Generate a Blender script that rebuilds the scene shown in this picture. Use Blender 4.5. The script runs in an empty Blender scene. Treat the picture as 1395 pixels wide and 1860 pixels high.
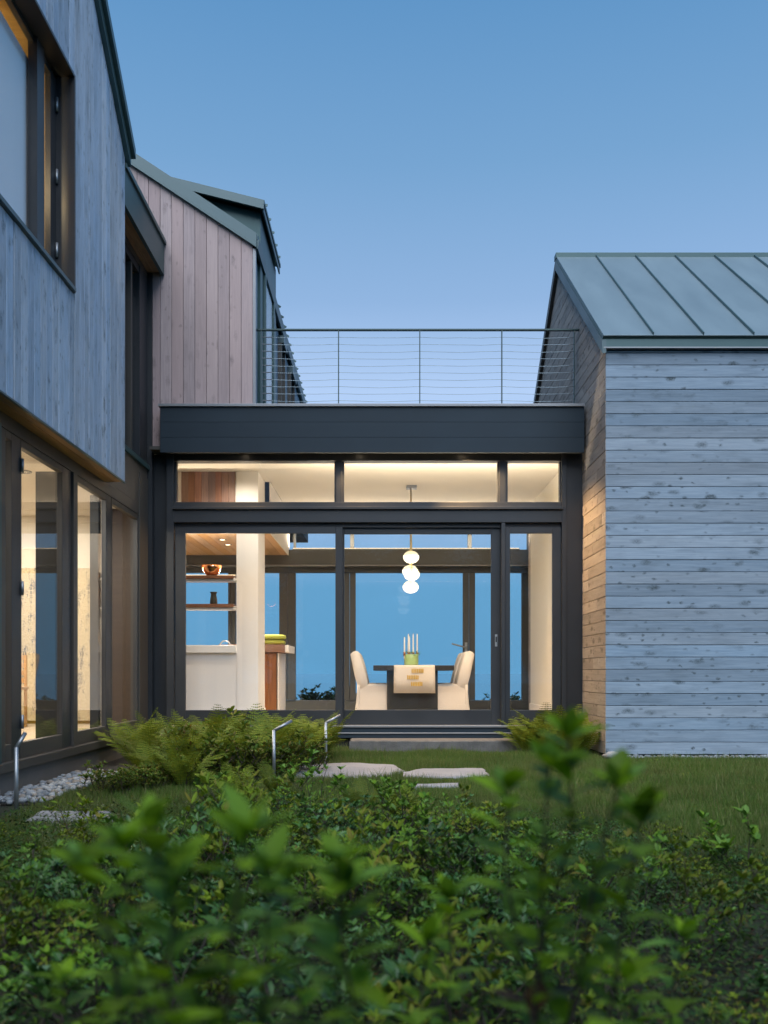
import bpy, math, random
import numpy as np
from mathutils import Matrix, Vector

random.seed(7)
sc = bpy.context.scene
COL = sc.collection

# ------------------------------------------------------------------ camera
FPX = 1700.0                      # focal length in pixels of the 1395 px wide photograph
CAMZ = 0.64                       # camera height above the dining-room floor (floor = 0)
cam = bpy.data.cameras.new('camera')
camo = bpy.data.objects.new('camera', cam)
COL.objects.link(camo)
sc.camera = camo
cam.sensor_fit = 'HORIZONTAL'
cam.sensor_width = 36.0
cam.lens = 36.0 * FPX / 1395.0
cam.shift_y = 292.0 / 1395.0
cam.clip_start = 0.05
cam.clip_end = 6000
cam.dof.use_dof = True
cam.dof.focus_distance = 11.0
cam.dof.aperture_fstop = 4.5
camo.location = (0, 0, CAMZ)
camo.rotation_euler = (math.pi / 2, 0, 0)


def lin(r, g, b):
    f = lambda c: (c / 255 / 12.92) if c / 255 <= 0.04045 else ((c / 255 + 0.055) / 1.055) ** 2.4
    return (f(r), f(g), f(b), 1)


# ------------------------------------------------------------------ dusk sky
world = bpy.data.worlds.new('World')
sc.world = world
world.use_nodes = True
wn = world.node_tree
bg = wn.nodes['Background']
tc = wn.nodes.new('ShaderNodeTexCoord')
sp = wn.nodes.new('ShaderNodeSeparateXYZ')
rp = wn.nodes.new('ShaderNodeValToRGB')
wn.links.new(tc.outputs['Generated'], sp.inputs[0])
wn.links.new(sp.outputs['Z'], rp.inputs[0])
wn.links.new(rp.outputs[0], bg.inputs[0])
SKY = [(0.0, (104, 168, 213)), (0.09, (108, 171, 216)), (0.15, (150, 190, 233)), (0.285, (180, 208, 247)),
       (0.368, (146, 182, 225)), (0.477, (119, 165, 210)), (0.585, (97, 150, 200)), (0.8, (78, 130, 182)), (1.0, (70, 120, 172))]
el = rp.color_ramp.elements
while len(el) > 1:
    el.remove(el[-1])
el[0].position = 0
el[0].color = lin(*SKY[0][1])
for p, c in SKY[1:]:
    e = el.new(p)
    e.color = lin(*c)
bg.inputs[1].default_value = 1.0

# soft afterglow of the set sun, from behind the camera
sun = bpy.data.lights.new('afterglow_sun', 'SUN')
sun.energy = 3.9
sun.angle = math.radians(60)
sun.color = (0.90, 0.945, 1.0)
suno = bpy.data.objects.new('afterglow_sun', sun)
COL.objects.link(suno)
suno.location = (3, -8, 14)
suno.rotation_euler = Vector((0.0, 1.0, -1.25)).to_track_quat('-Z', 'Y').to_euler()

sc.view_settings.view_transform = 'Standard'
sc.view_settings.look = 'None'
sc.view_settings.exposure = 0.0
sc.view_settings.gamma = 1.0
sc.view_settings.use_curve_mapping = False
sc.cycles.use_denoising = True
sc.cycles.max_bounces = 9
sc.cycles.diffuse_bounces = 4
sc.cycles.glossy_bounces = 5
sc.cycles.transparent_max_bounces = 32
sc.cycles.caustics_reflective = False
sc.cycles.caustics_refractive = False
sc.cycles.sample_clamp_indirect = 6.0


# ------------------------------------------------------------------ materials
def new_mat(name):
    m = bpy.data.materials.new(name)
    m.use_nodes = True
    nt = m.node_tree
    b = nt.nodes['Principled BSDF']
    return m, nt, b


def N(nt, t, **kw):
    n = nt.nodes.new(t)
    for k, v in kw.items():
        setattr(n, k, v)
    return n


def mix(nt, fac, a, b, blend='MIX'):
    n = nt.nodes.new('ShaderNodeMix')
    n.data_type = 'RGBA'
    n.blend_type = blend
    for i, v in ((0, fac), (6, a), (7, b)):
        if isinstance(v, (int, float)):
            n.inputs[i].default_value = v
        elif isinstance(v, tuple):
            n.inputs[i].default_value = v if len(v) == 4 else v + (1,)
        else:
            nt.links.new(v, n.inputs[i])
    return n.outputs[2]


def math_n(nt, op, a, b=None, c=None, clamp=False):
    n = nt.nodes.new('ShaderNodeMath')
    n.operation = op
    n.use_clamp = clamp
    for i, v in enumerate((a, b, c)):
        if v is None:
            continue
        if isinstance(v, (int, float)):
            n.inputs[i].default_value = v
        else:
            nt.links.new(v, n.inputs[i])
    return n.outputs[0]


def ramp(nt, src, stops):
    n = nt.nodes.new('ShaderNodeMapRange')
    n.inputs[1].default_value, n.inputs[2].default_value = stops[0]
    n.inputs[3].default_value, n.inputs[4].default_value = stops[1]
    nt.links.new(src, n.inputs[0])
    return n.outputs[0]


def obj_coords(nt, offset=True):
    t = N(nt, 'ShaderNodeTexCoord')
    if not offset:
        return t.outputs['Object'], None
    oi = N(nt, 'ShaderNodeObjectInfo')
    cx = N(nt, 'ShaderNodeCombineXYZ')
    nt.links.new(math_n(nt, 'MULTIPLY', oi.outputs['Random'], 83.0), cx.inputs[0])
    nt.links.new(math_n(nt, 'MULTIPLY', oi.outputs['Random'], 37.0), cx.inputs[1])
    nt.links.new(math_n(nt, 'MULTIPLY', oi.outputs['Random'], 131.0), cx.inputs[2])
    add = N(nt, 'ShaderNodeVectorMath', operation='ADD')
    nt.links.new(t.outputs['Object'], add.inputs[0])
    nt.links.new(cx.outputs[0], add.inputs[1])
    return add.outputs[0], oi.outputs['Random']


def scaled(nt, vec, s):
    n = N(nt, 'ShaderNodeMapping')
    n.inputs['Scale'].default_value = s
    nt.links.new(vec, n.inputs[0])
    return n.outputs[0]


def noise(nt, vec, scale, detail=3, rough=0.55):
    n = N(nt, 'ShaderNodeTexNoise')
    n.inputs['Scale'].default_value = scale
    n.inputs['Detail'].default_value = detail
    n.inputs['Roughness'].default_value = rough
    nt.links.new(vec, n.inputs['Vector'])
    return n.outputs[0]


def wood(name, light, dark, knot=(0.05, 0.07, 0.08), knot_amt=0.8, stain_amt=0.35, var=0.25, rough=0.75, grain=0.35, tint=None, flecks=0.12):
    """sawn board, long axis = local X"""
    m, nt, b = new_mat(name)
    v, rnd = obj_coords(nt)
    g = noise(nt, scaled(nt, v, (1.2, 26, 26)), 2.2, 5, 0.65)
    col = mix(nt, ramp(nt, g, ((0.32, 0.68), (0.0, 1.0))), light, dark)
    # broad weather stains drawn out along the board
    st = noise(nt, scaled(nt, v, (1.6, 7, 7)), 1.3, 4, 0.6)
    col = mix(nt, math_n(nt, 'MULTIPLY', ramp(nt, st, ((0.5, 0.78), (0.0, 1.0))), stain_amt), col, knot)
    # short dark flecks along the grain
    fl_ = noise(nt, scaled(nt, v, (9, 75, 75)), 1.0, 3, 0.7)
    col = mix(nt, math_n(nt, 'MULTIPLY', ramp(nt, fl_, ((0.60, 0.70), (0.0, 1.0))), flecks), col, knot)
    # board to board difference
    hv = N(nt, 'ShaderNodeHueSaturation')
    nt.links.new(col, hv.inputs['Color'])
    lowf = ramp(nt, noise(nt, scaled(nt, v, (0.7, 3, 3)), 1.0, 3), ((0.25, 0.75), (-0.5, 0.5)))
    vv = math_n(nt, 'ADD', math_n(nt, 'MULTIPLY_ADD', rnd, var, 1 - var / 2), math_n(nt, 'MULTIPLY', lowf, 0.28))
    nt.links.new(vv, hv.inputs['Value'])
    nt.links.new(math_n(nt, 'MULTIPLY_ADD', math_n(nt, 'FRACT', math_n(nt, 'MULTIPLY', rnd, 11.1)), 0.4, 0.8), hv.inputs['Saturation'])
    col = hv.outputs[0]
    if tint:
        r2 = math_n(nt, 'FRACT', math_n(nt, 'MULTIPLY', rnd, 17.3))
        col = mix(nt, math_n(nt, 'MULTIPLY', r2, 0.6), col, tint)
    # knots with a smeared tail
    wob = N(nt, 'ShaderNodeVectorMath', operation='SCALE')
    nn = N(nt, 'ShaderNodeTexNoise')
    nn.inputs['Scale'].default_value = 16
    nt.links.new(v, nn.inputs['Vector'])
    sub = N(nt, 'ShaderNodeVectorMath', operation='SUBTRACT')
    nt.links.new(nn.outputs[1], sub.inputs[0])
    sub.inputs[1].default_value = (0.5, 0.5, 0.5)
    nt.links.new(sub.outputs[0], wob.inputs[0])
    wob.inputs['Scale'].default_value = 0.05
    ad = N(nt, 'ShaderNodeVectorMath', operation='ADD')
    nt.links.new(v, ad.inputs[0])
    nt.links.new(wob.outputs[0], ad.inputs[1])
    for sx, sy, r, keep in ((3.2, 7.5, 0.21, 0.58), (8.0, 14.0, 0.19, 0.70)):
        vo = N(nt, 'ShaderNodeTexVoronoi', voronoi_dimensions='2D')
        vo.inputs['Scale'].default_value = 1.0
        nt.links.new(scaled(nt, ad.outputs[0], (sx, sy, 1)), vo.inputs['Vector'])
        d = math_n(nt, 'POWER', ramp(nt, vo.outputs['Distance'], ((r * 0.25, r * 1.25), (1.0, 0.0))), 0.8)
        sepc = N(nt, 'ShaderNodeSeparateColor')
        nt.links.new(vo.outputs['Color'], sepc.inputs[0])
        on = math_n(nt, 'GREATER_THAN', sepc.outputs[0], keep)
        str_ = math_n(nt, 'MULTIPLY', math_n(nt, 'MULTIPLY', d, on), math_n(nt, 'MULTIPLY_ADD', sepc.outputs[1], 0.6, 0.4))
        cl_ = ramp(nt, noise(nt, scaled(nt, v, (1.0, 2.2, 2.2)), 1.1, 3), ((0.30, 0.56), (0.0, 1.0)))
        bd_ = math_n(nt, 'MULTIPLY_ADD', math_n(nt, 'FRACT', math_n(nt, 'MULTIPLY', rnd, 29.7)), 1.0, 0.55)
        str_ = math_n(nt, 'MULTIPLY', str_, math_n(nt, 'MULTIPLY', math_n(nt, 'MULTIPLY_ADD', cl_, 0.8, 0.25), bd_), clamp=True)
        gr = ramp(nt, noise(nt, scaled(nt, v, (40, 55, 40)), 1.5, 2), ((0.3, 0.6), (0.35, 1.0)))
        col = mix(nt, math_n(nt, 'MULTIPLY', math_n(nt, 'MULTIPLY', str_, gr), knot_amt, clamp=True), col, knot)
    nt.links.new(col, b.inputs['Base Color'])
    b.inputs['Roughness'].default_value = rough
    bp = N(nt, 'ShaderNodeBump')
    bp.inputs['Strength'].default_value = grain
    bp.inputs['Distance'].default_value = 0.004
    nt.links.new(g, bp.inputs['Height'])
    nt.links.new(bp.outputs[0], b.inputs['Normal'])
    return m


def plain(name, col, rough=0.6, metal=0.0, var=0.12, scale=3.0, bump=0.0, stretch=(1, 1, 1), spec=0.5):
    m, nt, b = new_mat(name)
    v, rnd = obj_coords(nt)
    n1 = noise(nt, scaled(nt, v, stretch), scale, 6, 0.6)
    hv = N(nt, 'ShaderNodeHueSaturation')
    hv.inputs['Color'].default_value = tuple(col) + (1,)
    nt.links.new(math_n(nt, 'MULTIPLY_ADD', n1, var * 2, 1 - var), hv.inputs['Value'])
    nt.links.new(hv.outputs[0], b.inputs['Base Color'])
    nt.links.new(math_n(nt, 'MULTIPLY_ADD', n1, 0.2, rough - 0.1, clamp=True), b.inputs['Roughness'])
    b.inputs['Metallic'].default_value = metal
    b.inputs['Specular IOR Level'].default_value = spec
    if bump:
        bp = N(nt, 'ShaderNodeBump')
        bp.inputs['Strength'].default_value = bump
        bp.inputs['Distance'].default_value = 0.01
        n2 = noise(nt, scaled(nt, v, stretch), scale * 9, 4, 0.6)
        nt.links.new(n2, bp.inputs['Height'])
        nt.links.new(bp.outputs[0], b.inputs['Normal'])
    return m


def glass_mat(name, tint=(0.982, 0.990, 0.992), f0=0.028, k=0.9):
    m, nt, b = new_mat(name)
    nt.nodes.remove(b)
    out = nt.nodes['Material Output']
    lw = N(nt, 'ShaderNodeLayerWeight')
    lw.inputs['Blend'].default_value = 0.5
    p = math_n(nt, 'POWER', lw.outputs['Facing'], 5.0)
    fac = math_n(nt, 'MULTIPLY_ADD', p, k, f0, clamp=True)
    tr = N(nt, 'ShaderNodeBsdfTransparent')
    tr.inputs[0].default_value = tuple(tint) + (1,)
    gl = N(nt, 'ShaderNodeBsdfGlossy')
    gl.inputs['Roughness'].default_value = 0.0
    mx = N(nt, 'ShaderNodeMixShader')
    nt.links.new(fac, mx.inputs[0])
    nt.links.new(tr.outputs[0], mx.inputs[1])
    nt.links.new(gl.outputs[0], mx.inputs[2])
    nt.links.new(mx.outputs[0], out.inputs[0])
    return m


def emit_mat(name, col, strength):
    m, nt, b = new_mat(name)
    b.inputs['Base Color'].default_value = tuple(col) + (1,)
    b.inputs['Emission Color'].default_value = tuple(col) + (1,)
    b.inputs['Emission Strength'].default_value = strength
    return m


def leaf_mat(name, a, bcol, c, trans=0.35, rough=0.55, spec=0.2):
    m, nt, b = new_mat(name)
    geo = N(nt, 'ShaderNodeNewGeometry')
    oi = N(nt, 'ShaderNodeObjectInfo')
    r = geo.outputs['Random Per Island']
    col = mix(nt, r, a, bcol)
    r2 = math_n(nt, 'FRACT', math_n(nt, 'MULTIPLY', math_n(nt, 'ADD', r, oi.outputs['Random']), 7.31))
    col = mix(nt, math_n(nt, 'POWER', r2, 3.0), col, c)
    col2 = N(nt, 'ShaderNodeHueSaturation')
    nt.links.new(col, col2.inputs['Color'])
    nt.links.new(math_n(nt, 'MULTIPLY_ADD', oi.outputs['Random'], 0.75, 0.6), col2.inputs['Value'])
    nt.links.new(col2.outputs[0], b.inputs['Base Color'])
    b.inputs['Roughness'].default_value = rough
    b.inputs['Specular IOR Level'].default_value = spec
    tl = N(nt, 'ShaderNodeBsdfTranslucent')
    nt.links.new(col2.outputs[0], tl.inputs[0])
    mx = N(nt, 'ShaderNodeMixShader')
    mx.inputs[0].default_value = trans
    nt.links.new(b.outputs[0], mx.inputs[1])
    nt.links.new(tl.outputs[0], mx.inputs[2])
    nt.links.new(mx.outputs[0], nt.nodes['Material Output'].inputs[0])
    return m


M = {}
M['clad_blue'] = wood('weathered_cedar', (0.250, 0.315, 0.385), (0.175, 0.235, 0.300), (0.045, 0.066, 0.078), 1.0, 0.35, 0.32)
M['clad_gable'] = wood('warm_lit_cedar', (0.38, 0.335, 0.30), (0.28, 0.25, 0.23), (0.075, 0.065, 0.055), 0.95, 0.40, 0.30)  # warm board tone carries part of the lamp glow on the gable
M['clad_left'] = wood('weathered_cedar_vertical', (0.44, 0.53, 0.65), (0.32, 0.40, 0.50), (0.08, 0.11, 0.135), 0.75, 0.45, 0.26, flecks=0.6)
M['clad_pink'] = wood('pink_glow_cedar', (0.46, 0.365, 0.36), (0.35, 0.28, 0.285), (0.16, 0.13, 0.13), 0.6, 0.16, 0.20, tint=(0.46, 0.34, 0.32))  # warm light on the rear wing is put into the pink board colour
M['cedar_soffit'] = wood('cedar_soffit', (0.36, 0.24, 0.13), (0.26, 0.16, 0.085), (0.12, 0.07, 0.04), 0.4, 0.2, 0.2)
M['ceiling_wood'] = wood('fir_ceiling', (0.62, 0.40, 0.22), (0.50, 0.30, 0.15), (0.25, 0.13, 0.06), 0.2, 0.15, 0.2, rough=0.5, grain=0.1)
M['walnut'] = wood('walnut_cabinet', (0.26, 0.11, 0.05), (0.16, 0.065, 0.03), (0.06, 0.025, 0.012), 0.15, 0.3, 0.15, rough=0.4, grain=0.08)
M['walnut_dark'] = wood('dark_walnut_panel', (0.075, 0.052, 0.038), (0.05, 0.034, 0.025), (0.03, 0.02, 0.015), 0.1, 0.2, 0.1, rough=0.5, grain=0.05)
M['panel_wood'] = wood('wall_panel_wood', (0.30, 0.16, 0.11), (0.20, 0.105, 0.075), (0.08, 0.04, 0.03), 0.2, 0.3, 0.4, rough=0.5, grain=0.1)
M['oak_floor'] = wood('pale_oak_floor', (0.66, 0.55, 0.42), (0.55, 0.44, 0.32), (0.3, 0.2, 0.12), 0.25, 0.2, 0.15, rough=0.4, grain=0.05)
M['yellow_wood'] = wood('varnished_pine_lining', (0.40, 0.27, 0.085), (0.32, 0.20, 0.06), (0.15, 0.08, 0.03), 0.3, 0.2, 0.15, rough=0.45)
M['frame'] = plain('dark_bronze_frame', (0.028, 0.031, 0.036), 0.42, 0.0, 0.2, 2.5, 0.03)
M['frame_in'] = plain('bronze_frame_inner', (0.060, 0.063, 0.066), 0.45, 0.0, 0.1, 2.5)
M['fascia'] = plain('slate_painted_fascia', (0.024, 0.037, 0.050), 0.6, 0.0, 0.25, 1.6, 0.05, (1, 1, 4), 0.2)
M['brown_panel'] = plain('taupe_painted_panel', (0.066, 0.060, 0.053), 0.5, 0.0, 0.12, 1.6, 0.03)
M['core'] = plain('building_paper', (0.018, 0.020, 0.022), 0.9)
M['zinc'] = plain('zinc_roof_panel', (0.192, 0.252, 0.280), 0.5, 0.35, 0.24, 1.3, 0.05, (0.5, 1.8, 1))
M['zinc_dark'] = plain('zinc_trim_dark', (0.055, 0.105, 0.110), 0.42, 0.3, 0.15, 2.0, 0.02)
M['zinc_seam'] = plain('zinc_seam', (0.085, 0.15, 0.16), 0.42, 0.3, 0.12, 2.0)
M['zinc_light'] = plain('zinc_trim_light', (0.080, 0.122, 0.134), 0.45, 0.35, 0.14, 1.8, 0.02)
M['teal'] = plain('teal_metal_panel', (0.028, 0.075, 0.080), 0.42, 0.25, 0.12, 1.5)
M['flash'] = plain('grey_cap_flashing', (0.25, 0.26, 0.275), 0.4, 0.4, 0.1, 3)
M['steel'] = plain('brushed_stainless', (0.36, 0.38, 0.40), 0.42, 0.85, 0.08, 6, 0.02, (1, 1, 8))
M['rail'] = plain('dark_green_steel', (0.03, 0.06, 0.062), 0.4, 0.3)
M['cable'] = plain('steel_cable', (0.20, 0.26, 0.30), 0.4, 0.6)
M['concrete'] = plain('concrete', (0.17, 0.155, 0.140), 0.85, 0, 0.22, 2.2, 0.25)
M['stone'] = plain('pale_flagstone', (0.27, 0.265, 0.275), 0.85, 0, 0.35, 3.5, 0.6)
M['granite'] = plain('split_granite', (0.13, 0.125, 0.12), 0.85, 0, 0.55, 9.0, 1.0)
M['pebble'] = plain('river_pebble', (0.27, 0.29, 0.31), 0.65, 0, 0.35, 6.0, 0.1)
M['pebble2'] = plain('river_pebble_grey', (0.16, 0.18, 0.20), 0.65, 0, 0.35, 6.0, 0.1)
M['pebble3'] = plain('river_pebble_tan', (0.24, 0.21, 0.18), 0.65, 0, 0.35, 6.0, 0.1)
M['white_wall'] = plain('white_plaster', (0.78, 0.74, 0.70), 0.7, 0, 0.03, 2)
M['ceil'] = plain('cream_ceiling', (0.80, 0.75, 0.66), 0.8, 0, 0.03, 2)
M['cream'] = plain('cream_wall', (0.80, 0.75, 0.65), 0.7, 0, 0.03, 2)
M['black'] = plain('black_stained_oak', (0.016, 0.015, 0.014), 0.5, 0, 0.25, 5, 0.1, (1, 1, 8))
M['linen'] = plain('linen_slipcover', (0.62, 0.555, 0.49), 0.85, 0, 0.07, 5, 0.25)
M['runner'] = plain('table_runner_cloth', (0.58, 0.50, 0.41), 0.9, 0, 0.08, 8, 0.35)
M['gold'] = plain('gold_stitching', (0.50, 0.31, 0.05), 0.6, 0, 0.15, 20)
M['wax'] = plain('candle_wax', (0.86, 0.82, 0.74), 0.4, 0, 0.03)
M['copper'] = plain('polished_copper', (0.80, 0.34, 0.15), 0.16, 1.0, 0.06, 4)
M['bronze_vase'] = plain('dark_bronze_vase', (0.05, 0.05, 0.04), 0.45, 0.4)
M['green_vase'] = plain('green_glazed_vase', (0.38, 0.52, 0.20), 0.3, 0, 0.12, 8)
M['towel'] = plain('lime_towel', (0.40, 0.43, 0.08), 0.95, 0, 0.1, 14, 0.6)
M['quartz'] = plain('white_quartz_counter', (0.82, 0.80, 0.76), 0.3, 0, 0.03)
M['brass'] = plain('pale_brass', (0.70, 0.58, 0.32), 0.3, 0.9)
M['blind'] = plain('white_roller_blind', (0.88, 0.87, 0.90), 0.9, 0, 0.03)
M['soil'] = plain('dark_mulch_soil', (0.022, 0.019, 0.015), 0.95, 0, 0.5, 9, 1.0)
M['bark'] = plain('twig_bark', (0.05, 0.038, 0.030), 0.85, 0, 0.3, 20, 0.4)
M['rock'] = plain('shore_rock', (0.25, 0.24, 0.25), 0.9, 0, 0.3, 3, 0.8)
M['glass'] = glass_mat('window_glass')
m, nt, b = new_mat('clear_globe_top')
b.inputs['Base Color'].default_value = (0.93, 0.90, 0.74, 1)
b.inputs['Roughness'].default_value = 0.08
b.inputs['Alpha'].default_value = 0.5
b.inputs['Emission Color'].default_value = (1.0, 0.92, 0.66, 1)
b.inputs['Emission Strength'].default_value = 0.25
M['globe_glass'] = m
M['glass_rear'] = glass_mat('rear_window_glass', (0.985, 0.990, 0.992), 0.014, 0.9)
M['opal'] = emit_mat('lit_opal_glass', (1.0, 0.92, 0.76), 1.35)
M['led'] = emit_mat('led_strip', (1.0, 0.80, 0.52), 2.0)
M['downlight'] = emit_mat('downlight_lens', (1.0, 0.80, 0.55), 8.0)
M['blue_leaf'] = leaf_mat('shrub_leaf', (0.045, 0.120, 0.012), (0.130, 0.230, 0.012), (0.12, 0.22, 0.05), 0.25)
M['blue_leaf2'] = leaf_mat('shrub_leaf_yellow', (0.10, 0.165, 0.012), (0.17, 0.245, 0.012), (0.20, 0.17, 0.03), 0.3)
M['blue_leaf3'] = leaf_mat('shrub_leaf_dark', (0.030, 0.095, 0.014), (0.070, 0.165, 0.020), (0.09, 0.19, 0.08), 0.2, 0.4, 0.35)
M['fore_leaf'] = leaf_mat('foreground_leaf', (0.135, 0.265, 0.010), (0.230, 0.370, 0.010), (0.16, 0.31, 0.06), 0.4, 0.5)
M['brown_leaf'] = leaf_mat('withered_leaf', (0.11, 0.05, 0.02), (0.08, 0.045, 0.02), (0.13, 0.07, 0.03), 0.3)
M['edge_leaf'] = leaf_mat('perennial_leaf', (0.05, 0.125, 0.018), (0.12, 0.19, 0.02), (0.20, 0.15, 0.03), 0.3)
M['fern_leaf'] = leaf_mat('fern_frond', (0.095, 0.165, 0.020), (0.165, 0.215, 0.022), (0.19, 0.20, 0.02), 0.35)
M['grass'] = leaf_mat('lawn_blade', (0.055, 0.125, 0.020), (0.100, 0.170, 0.026), (0.20, 0.19, 0.08), 0.3, 0.55)
gt = M['grass'].node_tree
gb_n = gt.nodes['Principled BSDF']
src = gb_n.inputs['Base Color'].links[0].from_socket
geo_n = N(gt, 'ShaderNodeNewGeometry')
pn = noise(gt, geo_n.outputs['Position'], 1.7, 5, 0.65)
dry = mix(gt, ramp(gt, pn, ((0.46, 0.70), (0.0, 0.75))), src, (0.16, 0.15, 0.055))
dark = mix(gt, ramp(gt, noise(gt, geo_n.outputs['Position'], 0.9, 4), ((0.45, 0.7), (0.0, 0.6))), dry, (0.035, 0.085, 0.02))
gt.links.new(dark, gb_n.inputs['Base Color'])
M['cover'] = leaf_mat('groundcover_leaf', (0.018, 0.055, 0.010), (0.045, 0.10, 0.012), (0.08, 0.08, 0.03), 0.15)
M['dark_leaf'] = leaf_mat('evergreen_leaf', (0.02, 0.05, 0.02), (0.03, 0.07, 0.025), (0.035, 0.08, 0.03), 0.2)

# lawn soil: green-brown under the blades
m, nt, b = new_mat('ground_soil')
v, _ = obj_coords(nt, False)
n1 = noise(nt, v, 1.4, 6)
n2 = noise(nt, v, 25, 4)
c = mix(nt, ramp(nt, n1, ((0.35, 0.65), (0, 1))), (0.020, 0.030, 0.012), (0.035, 0.040, 0.018))
c = mix(nt, ramp(nt, n2, ((0.4, 0.7), (0, 0.7))), c, (0.022, 0.017, 0.012))
nt.links.new(c, b.inputs['Base Color'])
b.inputs['Roughness'].default_value = 0.95
bp = N(nt, 'ShaderNodeBump')
bp.inputs['Strength'].default_value = 0.8
bp.inputs['Distance'].default_value = 0.03
nt.links.new(n2, bp.inputs['Height'])
nt.links.new(bp.outputs[0], b.inputs['Normal'])
M['ground'] = m

# sea
m, nt, b = new_mat('sea_water')
b.inputs['Base Color'].default_value = (0.06, 0.18, 0.26, 1)
b.inputs['Roughness'].default_value = 0.12
v, _ = obj_coords(nt, False)
bp = N(nt, 'ShaderNodeBump')
bp.inputs['Strength'].default_value = 0.03
nt.links.new(noise(nt, scaled(nt, v, (0.3, 1, 1)), 0.4, 5), bp.inputs['Height'])
nt.links.new(bp.outputs[0], b.inputs['Normal'])
M['sea'] = m

# art panel: rough plaster with a branching dark print
m, nt, b = new_mat('textured_art')
v, _ = obj_coords(nt, False)
n1 = noise(nt, scaled(nt, v, (5, 1, 1.6)), 2.2, 6, 0.7)
n2 = noise(nt, v, 60, 4, 0.7)
c = mix(nt, ramp(nt, n2, ((0.35, 0.7), (0, 1))), (0.70, 0.60, 0.40), (0.46, 0.36, 0.20))
c = mix(nt, math_n(nt, 'MULTIPLY', ramp(nt, n1, ((0.52, 0.60), (0, 1))), ramp(nt, n2, ((0.42, 0.55), (0.2, 0.9)))), c, (0.06, 0.06, 0.09))
nt.links.new(c, b.inputs['Base Color'])
b.inputs['Roughness'].default_value = 0.8
M['art'] = m


# ------------------------------------------------------------------ object helpers
def wloc(o):
    v = Vector((0, 0, 0))
    while o is not None:
        v = v + o.location
        o = o.parent
    return v


def thing(name, label, cat, loc=(0, 0, 0), group=None):
    o = bpy.data.objects.new(name, None)
    COL.objects.link(o)
    o.location = loc
    o.empty_display_size = 0.1
    o['label'] = label
    o['category'] = cat
    if group:
        o['group'] = group
    return o


def tag(o, label, cat, group=None):
    o['label'] = label
    o['category'] = cat
    if group:
        o['group'] = group
    return o


def node(name, parent, loc):
    o = bpy.data.objects.new(name, None)
    COL.objects.link(o)
    o.parent = parent
    o.location = Vector(loc) - (wloc(parent) if parent else Vector((0, 0, 0)))
    return o


class MB:
    def __init__(self):
        self.v, self.f = [], []

    def add(self, vs, fs):
        n = len(self.v)
        self.v += [tuple(p) for p in vs]
        self.f += [tuple(i + n for i in q) for q in fs]
        return self

    def box(self, x0, x1, y0, y1, z0, z1):
        return self.add([(x0, y0, z0), (x1, y0, z0), (x1, y1, z0), (x0, y1, z0), (x0, y0, z1), (x1, y0, z1), (x1, y1, z1), (x0, y1, z1)],
                        [(0, 3, 2, 1), (4, 5, 6, 7), (0, 1, 5, 4), (1, 2, 6, 5), (2, 3, 7, 6), (3, 0, 4, 7)])

    def prism(self, poly, axis, a, b):
        """polygon in the plane normal to axis, extruded a..b"""
        def P(u, w, t):
            return {'x': (t, u, w), 'y': (u, t, w), 'z': (u, w, t)}[axis]
        n = len(poly)
        vs = [P(u, w, a) for u, w in poly] + [P(u, w, b) for u, w in poly]
        fs = [tuple(range(n)), tuple(range(2 * n - 1, n - 1, -1))] + [(i, i + n, (i + 1) % n + n, (i + 1) % n) for i in range(n)]
        return self.add(vs, fs)

    def tube(self, pts, r, seg=8, caps=True):
        pts = [Vector(p) for p in pts]
        rs = r if isinstance(r, (list, tuple)) else [r] * len(pts)
        rings = []
        up = None
        for i, p in enumerate(pts):
            d = (pts[min(i + 1, len(pts) - 1)] - pts[max(i - 1, 0)]).normalized()
            if up is None:
                up = d.orthogonal().normalized()
            up = (up - d * up.dot(d))
            up = up.normalized() if up.length > 1e-6 else d.orthogonal().normalized()
            w = d.cross(up)
            rings.append([p + (up * math.cos(2 * math.pi * k / seg) + w * math.sin(2 * math.pi * k / seg)) * rs[i] for k in range(seg)])
        vs = [q for ring in rings for q in ring]
        fs = []
        for i in range(len(pts) - 1):
            for k in range(seg):
                a, b2 = i * seg + k, i * seg + (k + 1) % seg
                fs.append((a, b2, b2 + seg, a + seg))
        if caps:
            fs.append(tuple(range(seg - 1, -1, -1)))
            fs.append(tuple(range((len(pts) - 1) * seg, len(pts) * seg)))
        return self.add(vs, fs)

    def lathe(self, prof, c, seg=24, cap0=False, cap1=False):
        vs, fs = [], []
        for r, z in prof:
            for k in range(seg):
                a = 2 * math.pi * k / seg
                vs.append((c[0] + r * math.cos(a), c[1] + r * math.sin(a), c[2] + z))
        for i in range(len(prof) - 1):
            for k in range(seg):
                a, b2 = i * seg + k, i * seg + (k + 1) % seg
                fs.append((a, b2, b2 + seg, a + seg))
        if cap0:
            fs.append(tuple(range(seg - 1, -1, -1)))
        if cap1:
            fs.append(tuple(range((len(prof) - 1) * seg, len(prof) * seg)))
        return self.add(vs, fs)

    def build(self, name, mat, parent=None, smooth=False, bevel=0.0, base=False):
        a = np.array(self.v, dtype=float)
        lo, hi = a.min(0), a.max(0)
        o = (lo + hi) / 2
        if base:
            o[2] = lo[2]
        me = bpy.data.meshes.new(name)
        me.from_pydata((a - o).tolist(), [], self.f)
        me.materials.append(mat)
        if smooth:
            me.polygons.foreach_set('use_smooth', [True] * len(me.polygons))
        ob = bpy.data.objects.new(name, me)
        COL.objects.link(ob)
        ob.parent = parent
        ob.location = Vector(o) - (wloc(parent) if parent else Vector((0, 0, 0)))
        if bevel:
            md = ob.modifiers.new('bevel', 'BEVEL')
            md.width = bevel
            md.segments = 2
            md.limit_method = 'ANGLE'
        return ob


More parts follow.
